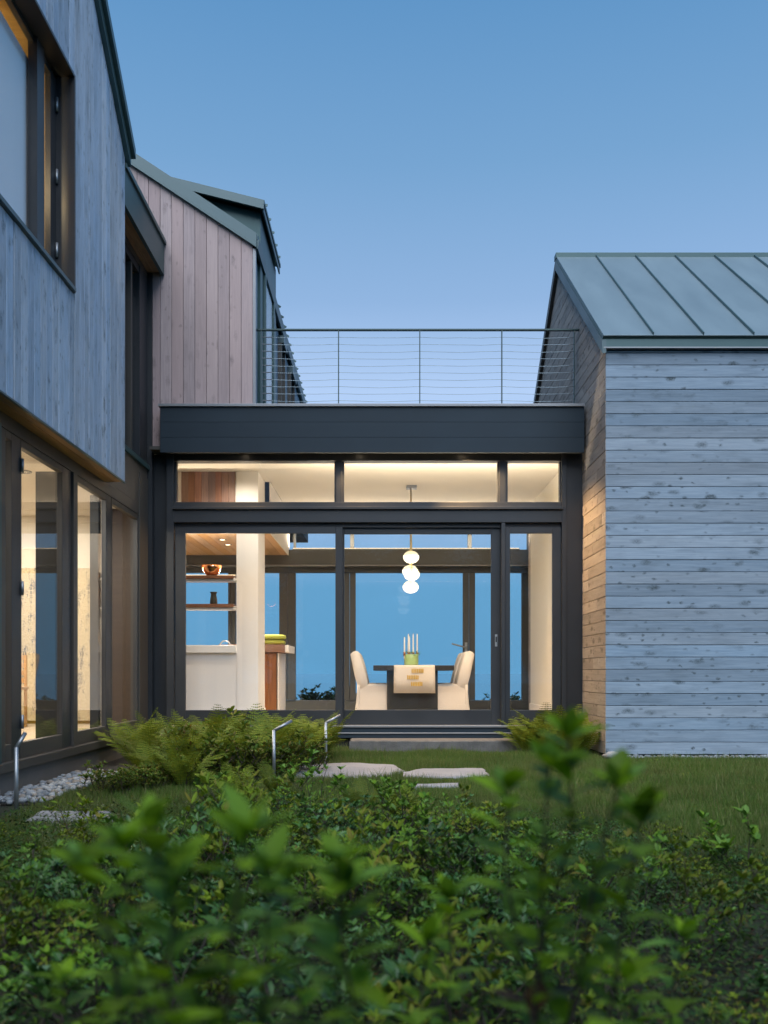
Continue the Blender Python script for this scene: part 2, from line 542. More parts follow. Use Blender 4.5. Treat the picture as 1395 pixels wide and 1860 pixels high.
def box(name, mat, parent, x0, x1, y0, y1, z0, z1, bevel=0.0):
    return MB().box(min(x0, x1), max(x0, x1), min(y0, y1), max(y0, y1), min(z0, z1), max(z0, z1)).build(name, mat, parent, bevel=bevel)


def struct(o):
    o['kind'] = 'structure'
    return o


def inset(poly, d):
    n = len(poly)
    out = []
    for i in range(n):
        p0, p1, p2 = Vector(poly[i - 1]), Vector(poly[i]), Vector(poly[(i + 1) % n])
        e1, e2 = (p1 - p0).normalized(), (p2 - p1).normalized()
        n1, n2 = Vector((-e1.y, e1.x)), Vector((-e2.y, e2.x))
        k = 1 + n1.dot(n2)
        out.append(p1 + (n1 + n2) * (d / max(k, 0.3)))
    return out


def slab(name, mat, parent, O, U, V, poly, t, ch=0.0025, base_off=0.0):
    """board: convex CCW polygon (u,v) in the plane O,U,V, thickness t along U x V, chamfered outer edge; local X = U"""
    U, V = Vector(U).normalized(), Vector(V).normalized()
    W = U.cross(V)
    us, vs_ = [p[0] for p in poly], [p[1] for p in poly]
    cu, cv = (min(us) + max(us)) / 2, (min(vs_) + max(vs_)) / 2
    pl = [(p[0] - cu, p[1] - cv) for p in poly]
    area = sum(pl[i - 1][0] * pl[i][1] - pl[i][0] * pl[i - 1][1] for i in range(len(pl)))
    if area < 0:
        pl.reverse()
    ins = inset(pl, ch)
    n = len(pl)
    vs = [(p[0], p[1], 0) for p in pl] + [(p[0], p[1], t - ch) for p in pl] + [(p[0], p[1], t) for p in ins]
    fs = [tuple(range(n - 1, -1, -1)), tuple(range(2 * n, 3 * n))]
    for k in (0, n):
        fs += [(k + i, k + (i + 1) % n, k + (i + 1) % n + n, k + i + n) for i in range(n)]
    me = bpy.data.meshes.new(name)
    me.from_pydata(vs, [], fs)
    me.materials.append(mat)
    ob = bpy.data.objects.new(name, me)
    COL.objects.link(ob)
    ob.parent = parent
    R = Matrix((U, V, W)).transposed()
    ob.rotation_euler = R.to_euler()
    ob.location = Vector(O) + U * cu + V * cv + W * base_off - (wloc(parent) if parent else Vector((0, 0, 0)))
    return ob


def clip(poly, a, b, c):
    """keep a*u+b*v<=c"""
    out = []
    n = len(poly)
    for i in range(n):
        p, q = poly[i], poly[(i + 1) % n]
        dp, dq = a * p[0] + b * p[1] - c, a * q[0] + b * q[1] - c
        if dp <= 0:
            out.append(p)
        if (dp < 0 < dq) or (dq < 0 < dp):
            t = dp / (dp - dq)
            out.append((p[0] + (q[0] - p[0]) * t, p[1] + (q[1] - p[1]) * t))
    return out


def px(x, s):
    return (x - 697.5) / s


def pz(y, s):
    return CAMZ + (1222.0 - y) / s


def py(s):
    return FPX / s


def copy_tree(o, parent=None):
    c = o.copy()
    COL.objects.link(c)
    c.parent = parent
    for ch in o.children:
        copy_tree(ch, c)
    return c


GZ = -0.30                          # lawn level
# ================================================================== SETTING
# ground sheet, dropping to the shore behind the house
ys = [-60, -20, -5, 0, 4, 8, 12, 17, 22, 26, 30, 40, 60]
zs = [-0.3] * 9 + [-1.0, -3.5, -7.0, -9.0]
xs = [-300, -60, -20, -8, -4, 0, 4, 8, 20, 60, 300]
vs = [(x, y, z) for y, z in zip(ys, zs) for x in xs]
fs = [(j * len(xs) + i, j * len(xs) + i + 1, (j + 1) * len(xs) + i + 1, (j + 1) * len(xs) + i) for j in range(len(ys) - 1) for i in range(len(xs) - 1)]
struct(MB().add(vs, fs).build('ground', M['ground']))
struct(MB().add([(-4000, 30, -6), (4000, 30, -6), (4000, 5000, -6), (-4000, 5000, -6)], [(0, 1, 2, 3)]).build('sea', M['sea']))

# ================================================================== RIGHT HOUSE
XR = 2.425
YF = 10.24
SL = 0.752
RIDGE_Y = 12.97
YB = 2 * RIDGE_Y - YF
ZE = pz(632, 166)                   # eave height at the wall plane
ZR = ZE + SL * (RIDGE_Y - YF)
XE = 8.0
rh = thing('gabled_house', 'gabled wing clad in horizontal silvery boards under a ribbed metal roof', 'house', (5.0, 12.9, GZ))
core = MB().prism([(YF + 0.02, GZ), (YB, GZ), (YB, ZE - 0.02), (RIDGE_Y, ZR - 0.03), (YF + 0.02, ZE - 0.02)], 'x', XR + 0.02, XE).build('wall', M['core'], rh)
PITCH = 22.1 / 166
nb = int((ZE - pz(1370, 166)) / PITCH) + 1
zb = pz(1370, 166)
i = 0
while zb + i * PITCH < ZE - 0.03:
    z0, z1 = zb + i * PITCH, min(zb + (i + 1) * PITCH - 0.005, ZE - 0.032)
    L = XE - XR
    cut = None
    if i % 5 == 2:
        cut = random.uniform(2.0, L - 1)
    segs = [(0, L)] if cut is None else [(0, cut - 0.002), (cut + 0.002, L)]
    for a, b2 in segs:
        slab('board', M['clad_blue'], core, (XR, YF + 0.02, z0), (1, 0, 0), (0, 0, 1), [(a, 0), (b2, 0), (b2, z1 - z0), (a, z1 - z0)], 0.022 + random.uniform(-0.003, 0.003), 0.003)
    i += 1
# gable wall towards the court: u = -Y, v = Z
Lg = YB - YF
j = 0
while zb + j * PITCH < ZR:
    z0, z1 = zb + j * PITCH, zb + (j + 1) * PITCH - 0.005
    cuts = [0.0]
    p = random.uniform(0.3, 1.6)
    while p < Lg:
        cuts.append(p)
        p += random.uniform(0.7, 1.9)
    cuts.append(Lg)
    for a, b2 in zip(cuts[:-1], cuts[1:]):
        if b2 - a < 0.05:
            continue
        po = [(a + 0.001, z0), (b2 - 0.001, z0), (b2 - 0.001, z1), (a + 0.001, z1)]
        # u measured from YB towards the front
        po = clip(po, SL, 1, SL * (YB - RIDGE_Y) + ZR - 0.03)
        po = clip(po, -SL, 1, -SL * (YB - RIDGE_Y) + ZR - 0.03)
        if len(po) >= 3 and max(q[0] for q in po) - min(q[0] for q in po) > 0.03 and max(q[1] for q in po) - min(q[1] for q in po) > 0.01:
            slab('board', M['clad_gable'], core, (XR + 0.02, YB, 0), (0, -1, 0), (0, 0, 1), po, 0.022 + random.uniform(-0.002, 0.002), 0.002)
    j += 1
# roof: two slopes of standing-seam panels
roof = node('roof', rh, (5.0, RIDGE_Y, ZR))
Ls = math.hypot(RIDGE_Y - YF, ZR - ZE) + 0.10
ca, sa = 1 / math.hypot(1, SL), SL / math.hypot(1, SL)
OVX = XR - 0.045
RT = 0.16
for side in (-1, 1):
    # local u runs up the slope, v along the ridge
    Eo = Vector((OVX, RIDGE_Y + side * (RIDGE_Y - YF + 0.10 * ca), ZE - 0.10 * sa + RT))
    Uv = Vector((0, -side * ca, sa))
    Vv = Vector((1, 0, 0)) if side == 1 else Vector((1, 0, 0))
    if side == 1:
        Uv2, Vv2, O2 = Uv, Vector((-1, 0, 0)), Eo + Vector((XE - OVX, 0, 0))
    else:
        Uv2, Vv2, O2 = Uv, Vector((-1, 0, 0)), Eo + Vector((XE - OVX, 0, 0))
    nrm = Uv2.cross(Vv2)
    if nrm.z < 0:
        Vv2 = -Vv2
        O2 = Eo
    k = 0
    W = XE - OVX
    pw = 0.545
    while k * pw < W - 0.01:
        a, b2 = (k * pw, min((k + 1) * pw, W)) if Vv2.x > 0 else (max(W - (k + 1) * pw, 0), W - k * pw)
        slab('panel', M['zinc'], roof, O2, Uv2, Vv2, [(0, a + 0.002), (Ls, a + 0.002), (Ls, b2 - 0.002), (0, b2 - 0.002)], 0.012, 0.002)
        if k > 0:
            e = a if Vv2.x > 0 else b2
            slab('seam', M['zinc_seam'], roof, O2, Uv2, Vv2, [(0.015, e - 0.006), (Ls - 0.01, e - 0.006), (Ls - 0.01, e + 0.006), (0.015, e + 0.006)], 0.042, 0.003)
        k += 1
    # deck under the panels
    slab('deck', M['zinc_dark'], roof, O2 - (Uv2.cross(Vv2)) * 0.09, Uv2, Vv2, [(0.01, 0.012), (Ls, 0.012), (Ls, W), (0.01, W)], 0.086, 0.002)
box('ridge_cap', M['zinc_dark'], roof, OVX - 0.01, XE, RIDGE_Y - 0.07, RIDGE_Y + 0.07, ZR + RT - 0.045, ZR + RT + 0.028, 0.004)
# front eave fascia and the thin drip edge
box('fascia_board', M['zinc_dark'], roof, XR - 0.03, XE, YF - 0.052, YF - 0.012, ZE - 0.005, ZE + 0.118)
box('drip_edge', M['flash'], roof, XR - 0.035, XE, YF - 0.064, YF - 0.012, ZE - 0.022, ZE - 0.008)
# rake trims on the gable
for side in (-1, 1):
    y0, y1 = (YF - 0.06, RIDGE_Y) if side == -1 else (RIDGE_Y, YB + 0.06)
    f = lambda y: ZR - SL * abs(y - RIDGE_Y)
    MB().prism([(y0, f(y0) - 0.03), (y1, f(y1) - 0.03), (y1, f(y1) + 0.115), (y0, f(y0) + 0.115)], 'x', XR - 0.052, XR - 0.008).build('rake_trim', M['brown_panel'] if side == 1 else M['zinc_light'], roof)
box('foundation', M['core'], rh, XR + 0.05, XE, YF + 0.06, YB, GZ - 0.1, zb - 0.004)

# ================================================================== LINK (glazed dining room)
Y1 = 11.41
YKX = FPX / 135.0
S1 = 149.0
lk = thing('glass_pavilion', 'flat roofed glazed dining pavilion with dark fascia between the gabled wings', 'pavilion', (0, 13.5, 0))
X0, X1 = px(278, S1), XR - 0.004
S0 = 152.0
YFA = py(S0)
ztop, zbot = pz(739, S0), pz(822, S0)
fb = [(ztop - k * (ztop - zbot) / 3, ztop - (k + 1) * (ztop - zbot) / 3) for k in range(3)]
fa = box('fascia', M['core'], lk, px(291.5, S0), XR - 0.032, YFA + 0.012, YFA + 0.05, zbot + 0.002, ztop)
for (za, zb_) in fb:
    slab('plank', M['fascia'], fa, (px(291, S0), YFA + 0.0115, zb_), (1, 0, 0), (0, 0, 1), [(0, 0.001), (XR - 0.030 - px(291, S0), 0.001), (XR - 0.030 - px(291, S0), za - zb_ - 0.001), (0, za - zb_ - 0.001)], 0.012, 0.0012)
box('cap_flashing', M['flash'], lk, px(288, S0), XR - 0.026, YFA - 0.025, YFA + 0.30, ztop + 0.001, ztop + 0.034, 0.003)
box('roof_deck', M['core'], lk, X0 + 0.02, XR + 0.0, YFA + 0.31, 16.6, 3.40, ztop - 0.03)
box('soffit', M['brown_panel'], lk, X0, XR - 0.03, YFA + 0.052, Y1 + 0.2, zbot + 0.050, zbot + 0.09)
# outer frame
zt, zsill = pz(832, S1), pz(1316, S1)
fr = lambda n, x0, x1, y0, y1, d0=0.0, d1=0.14, mat='frame', par=None, bv=0.003: box(n, M[mat], par or lk, px(x0, S1), px(x1, S1), Y1 + d0, Y1 + d1, pz(y0, S1), pz(y1, S1), bv)
fr('side_panel', 268, 303, 822, 1342, 0.105, 0.2)
fr('post', 303, 316, 822, 1342, -0.02, 0.2)
fr('post', 1020, 1028, 822, 1342, -0.02, 0.2)
fr('side_panel', 1028, 1058.6, 822, 1342, 0.03, 0.2)
fr('head_rail', 316, 1020, 823, 837, 0.0, 0.15)
fr('mullion', 610, 621, 837, 912, 0.01, 0.14)
fr('mullion', 907, 919, 837, 912, 0.01, 0.14)
fr('transom_rail', 316, 1020, 912, 921, -0.01, 0.15)
fr('transom_sill', 314, 1022, 921, 926, -0.05, 0.15)
fr('header_beam', 314, 1022, 927, 949, -0.015, 0.15)
fr('head_track', 316, 1020, 949, 957, 0.05, 0.17)
tw = [(316, 610), (621, 907), (919, 1020)]
for a, b2 in tw:
    w = box('transom_window', M['glass'], lk, px(a + 4, S1), px(b2 - 3, S1), Y1 + 0.065, Y1 + 0.073, pz(912, S1), pz(838, S1))
    for e in ((a, a + 4), (b2 - 3, b2)):
        box('frame', M['frame'], w, px(e[0], S1) + 0.001, px(e[1], S1) - 0.001, Y1 + 0.03, Y1 + 0.11, pz(911.5, S1), pz(837.5, S1))


def door(x0, x1, gx0, gx1, d, label=None, gy0=968, gy1=1290, yb=1317):
    """sliding panel; stiles and rails are sub-parts of the panel"""
    dr = node('sliding_door', lk, (px((x0 + x1) / 2, S1), Y1 + d, pz(yb, S1)))
    bb = lambda n, a, b3, c0, c1, e0=0.0, e1=0.05: box(n, M['frame'], dr, px(a, S1), px(b3, S1), Y1 + d + e0, Y1 + d + e1, pz(c0, S1), pz(c1, S1), 0.003)
    bb('stile', x0, gx0, 957.5, yb)
    bb('stile', gx1, x1, 957.5, yb)
    bb('top_rail', gx0 + 0.05, gx1 - 0.05, 957.5, gy0)
    bb('bottom_rail', gx0 + 0.05, gx1 - 0.05, gy1, yb)
    box('pane', M['glass'], dr, px(gx0, S1) - 0.005, px(gx1, S1) + 0.005, Y1 + d + 0.02, Y1 + d + 0.028, pz(gy1, S1) - 0.005, pz(gy0, S1) + 0.005)
    return dr


door(317, 622, 336, 609, 0.02)
d2 = door(612, 911, 625, 893.5, 0.085)
door(918, 1019.5, 927, 1004, 0.02)
fr('jamb', 910.5, 917.5, 949.5, 1317, -0.01, 0.12)
hd = box('pull_plate', M['steel'], d2, px(900.5, S1), px(905, S1), Y1 + 0.079, Y1 + 0.0845, pz(1174, S1), pz(1152, S1), 0.002)
box('pull_recess', M['core'], d2, px(901.5, S1), px(904, S1), Y1 + 0.076, Y1 + 0.0785, pz(1166, S1), pz(1156, S1))
# sill: two light metal track lines over dark base
fr('sill_track', 314, 1022, 1317.5, 1321, -0.05, 0.2, 'flash')
fr('sill', 314, 1022, 1321.2, 1330, -0.03, 0.2, 'fascia')
fr('sill_track', 314, 1022, 1330.2, 1332.5, -0.06, 0.2, 'flash')
fr('sill', 314, 1022, 1332.7, 1340, -0.045, 0.2, 'fascia')
fr('base_board', 280, 1056, 1340.2, 1364, 0.02, 0.2, 'core')

# interior: planked floor, ceiling, walls
fl = struct(MB().box(X0, 3.4, Y1 + 0.21, 16.5, -0.25, -0.022).build('floor', M['core']))
yy = Y1 + 0.21
k = 0
while yy < 16.4:
    y2 = min(yy + 0.19, 16.45)
    slab('plank', M['oak_floor'], fl, (X0, yy, -0.021), (1, 0, 0), (0, 1, 0), [(0, 0), (3.4 - X0, 0), (3.4 - X0, y2 - yy - 0.002), (0, y2 - yy - 0.002)], 0.02, 0.001)
    yy = y2
ZC = 3.35
struct(box('ceiling', M['ceil'], None, -1.61, XR - 0.004, Y1 + 0.19, 16.1, ZC, ZC + 0.04))
wr = struct(box('wall_right', M['cream'], None, 2.355, XR - 0.005, Y1 + 0.205, 15.05, 0, ZC - 0.002))
box('baseboard', M['white_wall'], wr, 2.338, 2.3545, Y1 + 0.21, 15.06, 0.001, 0.15)
struct(box('ceiling_kitchen_entry', M['ceil'], None, -3.3, -1.612, Y1 + 0.19, 13.30, ZC, ZC + 0.04))

# back glazing wall at s=106
SB = 106.0
YBW = py(SB)
XB0, XB1 = -6.0, 2.6
bw = thing('rear_glazing', 'bronze framed glass doors with transom lights behind the dining table', 'window', (0, YBW, 0))
bx = lambda n, a, b3, c0, c1, e0=0.0, e1=0.12, mat='frame_in', par=None: box(n, M[mat], par or bw, a, b3, YBW + e0, YBW + e1, c0, c1, 0.003)
bx('beam', XB0, XB1, pz(1028, SB), pz(1001, SB), -0.20, 0.14)
bx('curtain_track', XB0, XB1, pz(1030.5, SB), pz(1028.8, SB), -0.215, 0.10, 'flash')
bx('head_rail', XB0, XB1, pz(1040, SB), pz(1030.8, SB), 0, 0.12)
bx('bottom_rail', XB0, XB1, 0.0, pz(1272, SB), 0.02, 0.10)
bx('upper_rail', XB0, XB1, 3.28, 3.39, 0, 0.12)
for a, b3 in ((533, 537), (636, 643), (850, 857), (958, 966)):
    bx('mullion', px(a, SB), px(b3, SB), pz(1000.8, SB), 3.28, 0.01, 0.11)
lower = [(414, 428), (507, 537), (624, 646), (841, 863), (948, 975)]
for a, b3 in lower:
    c = (a + b3) / 2
    bx('stile', px(a, SB), px(c - 0.4, SB), pz(1271.5, SB), pz(1040.3, SB), 0.012, 0.095)
    bx('stile', px(c + 0.4, SB), px(b3, SB), pz(1271.5, SB), pz(1040.3, SB), 0.0, 0.085)
edges = [XB0] + [v for a, b3 in lower for v in (px(a, SB), px(b3, SB))] + [XB1]
for a, b3 in zip(edges[0::2], edges[1::2]):
    bx('pane', a - 0.005, b3 + 0.005, pz(1272.5, SB), pz(1039.5, SB), 0.045, 0.053, 'glass_rear')
edges = [XB0] + [px(v, SB) for q in ((533, 537), (636, 643), (850, 857), (958, 966)) for v in q] + [XB1]
for a, b3 in zip(edges[0::2], edges[1::2]):
    bx('pane', a - 0.005, b3 + 0.005, pz(1001.5, SB), 3.285, 0.045, 0.053, 'glass_rear')
hx = px(846.5, SB)
MB().box(hx - 0.022, hx + 0.022, YBW - 0.012, YBW - 0.001, 1.0, 1.16).build('lock_plate', M['steel'], bw)
MB().tube([(hx, YBW - 0.01, 1.075), (hx, YBW - 0.065, 1.075), (hx - 0.04, YBW - 0.07, 1.08), (hx - 0.25, YBW - 0.085, 1.135)], 0.013, 10).build('door_lever', M['steel'], bw, True)

# LED cove shelves (uplights) on the rear beam and over the front header
def strip_light(name, x0, x1, y, z, power, label):
    t = thing(name, label, 'light', ((x0 + x1) / 2, y, z))
    box('channel', M['flash'], t, x0, x1, y - 0.03, y + 0.03, z - 0.02, z)
    box('diffuser', M['led'], t, x0 + 0.01, x1 - 0.01, y - 0.02, y + 0.02, z + 0.001, z + 0.008)
    L = bpy.data.lights.new(name, 'AREA')
    L.shape = 'RECTANGLE'
    L.size, L.size_y = x1 - x0 - 0.04, 0.03
    L.energy = power
    L.color = (1.0, 0.83, 0.60)
    lo = bpy.data.objects.new('lamp', L)
    COL.objects.link(lo)
    lo.parent = t
    lo.location = (0, 0, 0.012)
    lo.rotation_euler = (math.pi, 0, 0)
    return t


strip_light('cove_light', -1.55, 2.3, YBW - 0.15, pz(1001, SB) + 0.0215, 90, 'thin warm light strip lying on top of the rear window beam')
strip_light('cove_light', -1.0, 2.3, Y1 + 0.24, pz(925, S1), 75, 'thin warm light strip hidden on the door header of the pavilion')

strip_light('shelf_fill_light', -3.05, px(424, 135), py(135) + 0.23, pz(1045, 135) + 0.021, 34, 'added warm fill strip on the upper kitchen shelf, brightening the timber ceiling')  # added uplight without a visible source, brightens the kitchen ceiling
for k, (lx, pw2) in enumerate(((-1.7, 120), (-0.3, 100), (0.95, 420))):
    t = thing('soffit_light', 'small round recessed light under the dark fascia outside the sliding doors', 'light', (lx, 11.30, zbot + 0.049), 'recessed soffit lights of the pavilion')
    MB().lathe([(0.045, 0.0), (0.045, -0.006), (0.034, -0.008), (0.034, 0.0)], (lx, 11.30, zbot + 0.0495), 20).build('trim_ring', M['flash'], t, True)
    MB().lathe([(0.0005, 0.0), (0.0335, 0.0)], (lx, 11.30, zbot + 0.046), 20).build('lens', M['downlight'], t)
    L = bpy.data.lights.new('soffit_light', 'SPOT')
    L.energy = pw2
    L.spot_size = math.radians(112)
    L.spot_blend = 0.45
    L.shadow_soft_size = 0.05
    L.color = (1.0, 0.62, 0.28)
    lo = bpy.data.objects.new('lamp', L)
    COL.objects.link(lo)
    lo.parent = t
    lo.location = (0, 0, -0.02)
    lo.rotation_euler = Vector((0.35 if lx > 0.5 else 0.0, -0.10, -1)).to_track_quat('-Z', 'Y').to_euler()

# ---- kitchen side (left): half wall with pass-through, pier, wood ceiling
S2 = 135.0
YK = py(S2)
XKL = -3.2
pw_ = struct(box('wall_partition', M['white_wall'], None, XKL, px(430, S2), YK, YK + 0.16, 0, pz(1186, S2)))
pier = struct(MB().prism([(px(429.5, S2), YK), (px(469, S2), YK), (px(481, 128), py(128)), (px(429.5, S2), py(128))], 'z', 0, ZC - 0.002).build('wall_pier', M['white_wall']))
bpoly = MB().prism([(XKL, YK - 0.016), (px(470.3, S2), YK - 0.016), (px(482.5, 128), py(128) + 0.002), (px(481.2, 128), py(128) + 0.002), (px(469, S2), YK - 0.001), (XKL, YK - 0.001)], 'z', 0.001, 0.145)
bpoly.build('baseboard', M['white_wall'], pier)
ct = box('counter', M['quartz'], None, XKL, px(430, S2) - 0.003, YK - 0.05, YK + 0.30, pz(1185.8, S2), pz(1172, S2), 0.004)
tag(ct, 'thick white stone counter on the pass-through wall', 'counter')
struct(box('wall_kitchen_side', M['white_wall'], None, -4.4, -4.3, YK, YBW - 0.08, 0, ZC))
struct(box('wall_link_side', M['white_wall'], None, XKL - 0.08, XKL - 0.01, Y1 + 0.2, YK + 0.16, 0, ZC))
up = struct(box('wall_upper', M['white_wall'], None, XKL, px(429, S2), YK + 0.03, YK + 0.16, 2.66, ZC))
wx = XKL + 0.02
for k in range(8):
    a = px(330 + k * 12.3 - 1.0, S2)
    b3 = px(330 + (k + 1) * 12.3 - 1.0, S2) - 0.003
    slab('panel', M['panel_wood'], up, (b3, YK + 0.03, 2.70), (0, 0, 1), (-1, 0, 0), [(0, 0), (pz(848, S2) - 2.70, 0), (pz(848, S2) - 2.70, b3 - a), (0, b3 - a)], 0.018, 0.002)
box('trim', M['white_wall'], up, XKL, px(429, S2), YK + 0.01, YK + 0.029, pz(847.5, S2), ZC - 0.002)
# lowered fir ceiling with a white edge
ZKC = 2.63
kc = struct(box('ceiling_kitchen', M['white_wall'], None, XKL - 2.6, -1.63, YK + 0.165, YBW - 0.07, ZKC + 0.02, ZKC + 0.05))
xx = XKL - 2.6
while xx < -1.66:
    x2 = min(xx + 0.135, -1.632)
    if x2 - xx > 0.03:
        slab('plank', M['ceiling_wood'], kc, (x2, YK + 0.165, ZKC + 0.019), (0, 1, 0), (1, 0, 0), [(0, 0), (YBW - YK - 0.24, 0), (YBW - YK - 0.24, -(x2 - xx - 0.003)), (0, -(x2 - xx - 0.003))], 0.018, 0.002)
    xx = x2
struct(box('wall_bulkhead', M['white_wall'], None, -1.628, -1.612, py(128) + 0.003, YBW - 0.07, ZKC - 0.004, ZC - 0.002))
for (dx, dy) in ((404, 980), (414, 989)):
    s = (1222 - dy) / (ZKC - CAMZ)
    t = thing('downlight', 'small recessed spotlight in the timber kitchen ceiling', 'light', (px(dx, s), py(s), ZKC - 0.01), 'recessed kitchen spotlights')
    MB().lathe([(0.060, 0.004), (0.060, -0.006), (0.044, -0.008), (0.044, 0.004)], (px(dx, s), py(s), ZKC), 20).build('trim_ring', M['flash'], t, True)
    MB().lathe([(0.0005, 0.0), (0.043, 0.0)], (px(dx, s), py(s), ZKC - 0.003), 20).build('lens', M['downlight'], t)
    L = bpy.data.lights.new('downlight', 'SPOT')
    L.energy = 330
    L.spot_size = math.radians(110)
    L.spot_blend = 0.6
    L.shadow_soft_size = 0.04
    L.color = (1.0, 0.86, 0.68)
    lo = bpy.data.objects.new('lamp', L)
    COL.objects.link(lo)
    lo.parent = t
    lo.location = (0, 0, -0.03)
for k, (lx, ly) in enumerate(((-1.9, 11.85), (-0.7, 11.80), (0.5, 11.80), (1.7, 11.80))):
    t = thing('recessed_spotlight', 'round recessed spotlight in the cream dining room ceiling by the door header', 'light', (lx, ly, ZC - 0.01), 'dining room ceiling spotlights')
    MB().lathe([(0.070, 0.004), (0.070, -0.006), (0.052, -0.008), (0.052, 0.004)], (lx, ly, ZC), 20).build('trim_ring', M['flash'], t, True)
    MB().lathe([(0.0005, 0.0), (0.051, 0.0)], (lx, ly, ZC - 0.003), 20).build('lens', M['downlight'], t)
    L = bpy.data.lights.new('recessed_spotlight', 'SPOT')
    L.energy = 70 if k == 0 else 115
    L.spot_size = math.radians(120)
    L.spot_blend = 0.7
    L.shadow_soft_size = 0.05
    L.color = (1.0, 0.87, 0.70)
    lo = bpy.data.objects.new('lamp', L)
    COL.objects.link(lo)
    lo.parent = t
    lo.location = (0, 0, -0.03)
    lo.rotation_euler = Vector((0, 0.45, -1)).to_track_quat('-Z', 'Y').to_euler()
# shelves in the opening
for yk, lab in ((1045, 'upper dark wood shelf carrying the copper bowl in the pass-through'), (1097, 'lower dark wood shelf carrying the dark vase in the pass-through')):
    z1 = pz(yk, S2)
    t = thing('shelf', lab, 'shelf', (px(380, S2), YK + 0.1, z1 - 0.06))
    box('board', M['walnut'], t, XKL + 0.1, px(424, S2), YK - 0.02, YK + 0.26, z1 - 0.045, z1, 0.003)
    box('light_valance', M['quartz'], t, XKL + 0.1, px(429, S2), YK + 0.01, YK + 0.24, z1 - 0.075, z1 - 0.047)
    MB().tube([(px(421, S2), YK + 0.05, z1 - 0.04), (px(430.5, S2), YK + 0.05, z1 - 0.04)], 0.012, 8).build('bracket', M['steel'], t)
zs1, zs2 = pz(1045, S2), pz(1097, S2)
bc = (px(387, 133), YK + 0.09, zs1 + 0.0005)
prof = [(0.052, 0.0), (0.070, 0.010), (0.105, 0.045), (0.130, 0.095), (0.142, 0.142), (0.139, 0.142), (0.126, 0.096), (0.100, 0.048), (0.066, 0.015), (0.001, 0.010)]
o = MB().lathe([(0.001, 0.0)] + prof, bc, 36).build('bowl', M['copper'], None, True, base=True)
tag(o, 'polished copper bowl on the upper kitchen shelf', 'bowl')
vc = (px(390.5, 133), YK + 0.09, zs2 + 0.0005)
o = MB().lathe([(0.001, 0), (0.046, 0.0), (0.051, 0.02), (0.047, 0.07), (0.036, 0.125), (0.040, 0.150), (0.052, 0.168), (0.046, 0.166), (0.033, 0.14), (0.03, 0.12), (0.001, 0.118)], vc, 28).build('vase', M['bronze_vase'], None, True, base=True)
tag(o, 'slim dark flared vase on the lower kitchen shelf', 'vase')
# sink counter behind with arched tap
kc2 = thing('sink_cabinet', 'white kitchen cabinet with sink counter seen through the pass-through', 'cabinet', (-2.7, 15.3, 0))
box('carcass', M['white_wall'], kc2, -4.2, -2.05, 14.95, 15.6, 0.0, 0.86)
box('worktop', M['quartz'], kc2, -4.22, -2.03, 14.92, 15.62, 0.862, 0.90, 0.004)
tp = thing('kitchen_tap', 'arched chrome kitchen tap on the sink counter', 'tap', (-2.72, 15.4, 0.90))
pts = [(-2.70, 15.4, 0.90), (-2.70, 15.4, 1.08)] + [(-2.70 + 0.085 * (1 - math.cos(t)) * 1.0, 15.4, 1.08 + 0.085 * math.sin(t)) for t in np.linspace(0.2, math.pi, 10)] + [(-2.53, 15.4, 1.02)]
MB().tube(pts, 0.012, 10).build('spout', M['steel'], tp, True)
MB().tube([(-2.70, 15.4, 0.899), (-2.70, 15.4, 0.94)], 0.025, 14).build('base', M['steel'], tp, True)
MB().tube([(-2.70, 15.4, 0.96), (-2.77, 15.38, 1.0)], 0.008, 8).build('lever', M['steel'], tp, True)
# island cabinet with towels
S3 = 120.0
YI = py(S3)
ci = thing('kitchen_island', 'walnut kitchen island end with pale side panel', 'cabinet', (-1.9, YI + 0.5, 0))
XI = px(506, S3)
box('carcass', M['brown_panel'], ci, -2.5, XI - 0.02, YI + 0.02, YI + 1.0, 0.0, pz(1186, S3))
for k in range(6):
    a = XI - 0.03 - (k + 1) * 0.13
    slab('panel', M['walnut'], ci, (a + 0.127, YI + 0.02, 0.01), (0, 0, 1), (-1, 0, 0), [(0, 0), (pz(1186.5, S3) - 0.01, 0), (pz(1186.5, S3) - 0.01, 0.125), (0, 0.125)], 0.018, 0.002)
box('side_panel', M['white_wall'], ci, XI - 0.019, XI, YI + 0.03, YI + 1.0, 0.03, pz(1186, S3))
box('worktop', M['walnut'], ci, -2.5, px(518, S3) - 0.001, YI - 0.04, YI + 0.92, pz(1185, S3), pz(1171, S3), 0.004)
box('end_cap', M['white_wall'], ci, px(518, S3), px(529, 117), YI - 0.03, YI + 0.92, pz(1185, S3), pz(1172, S3), 0.004)


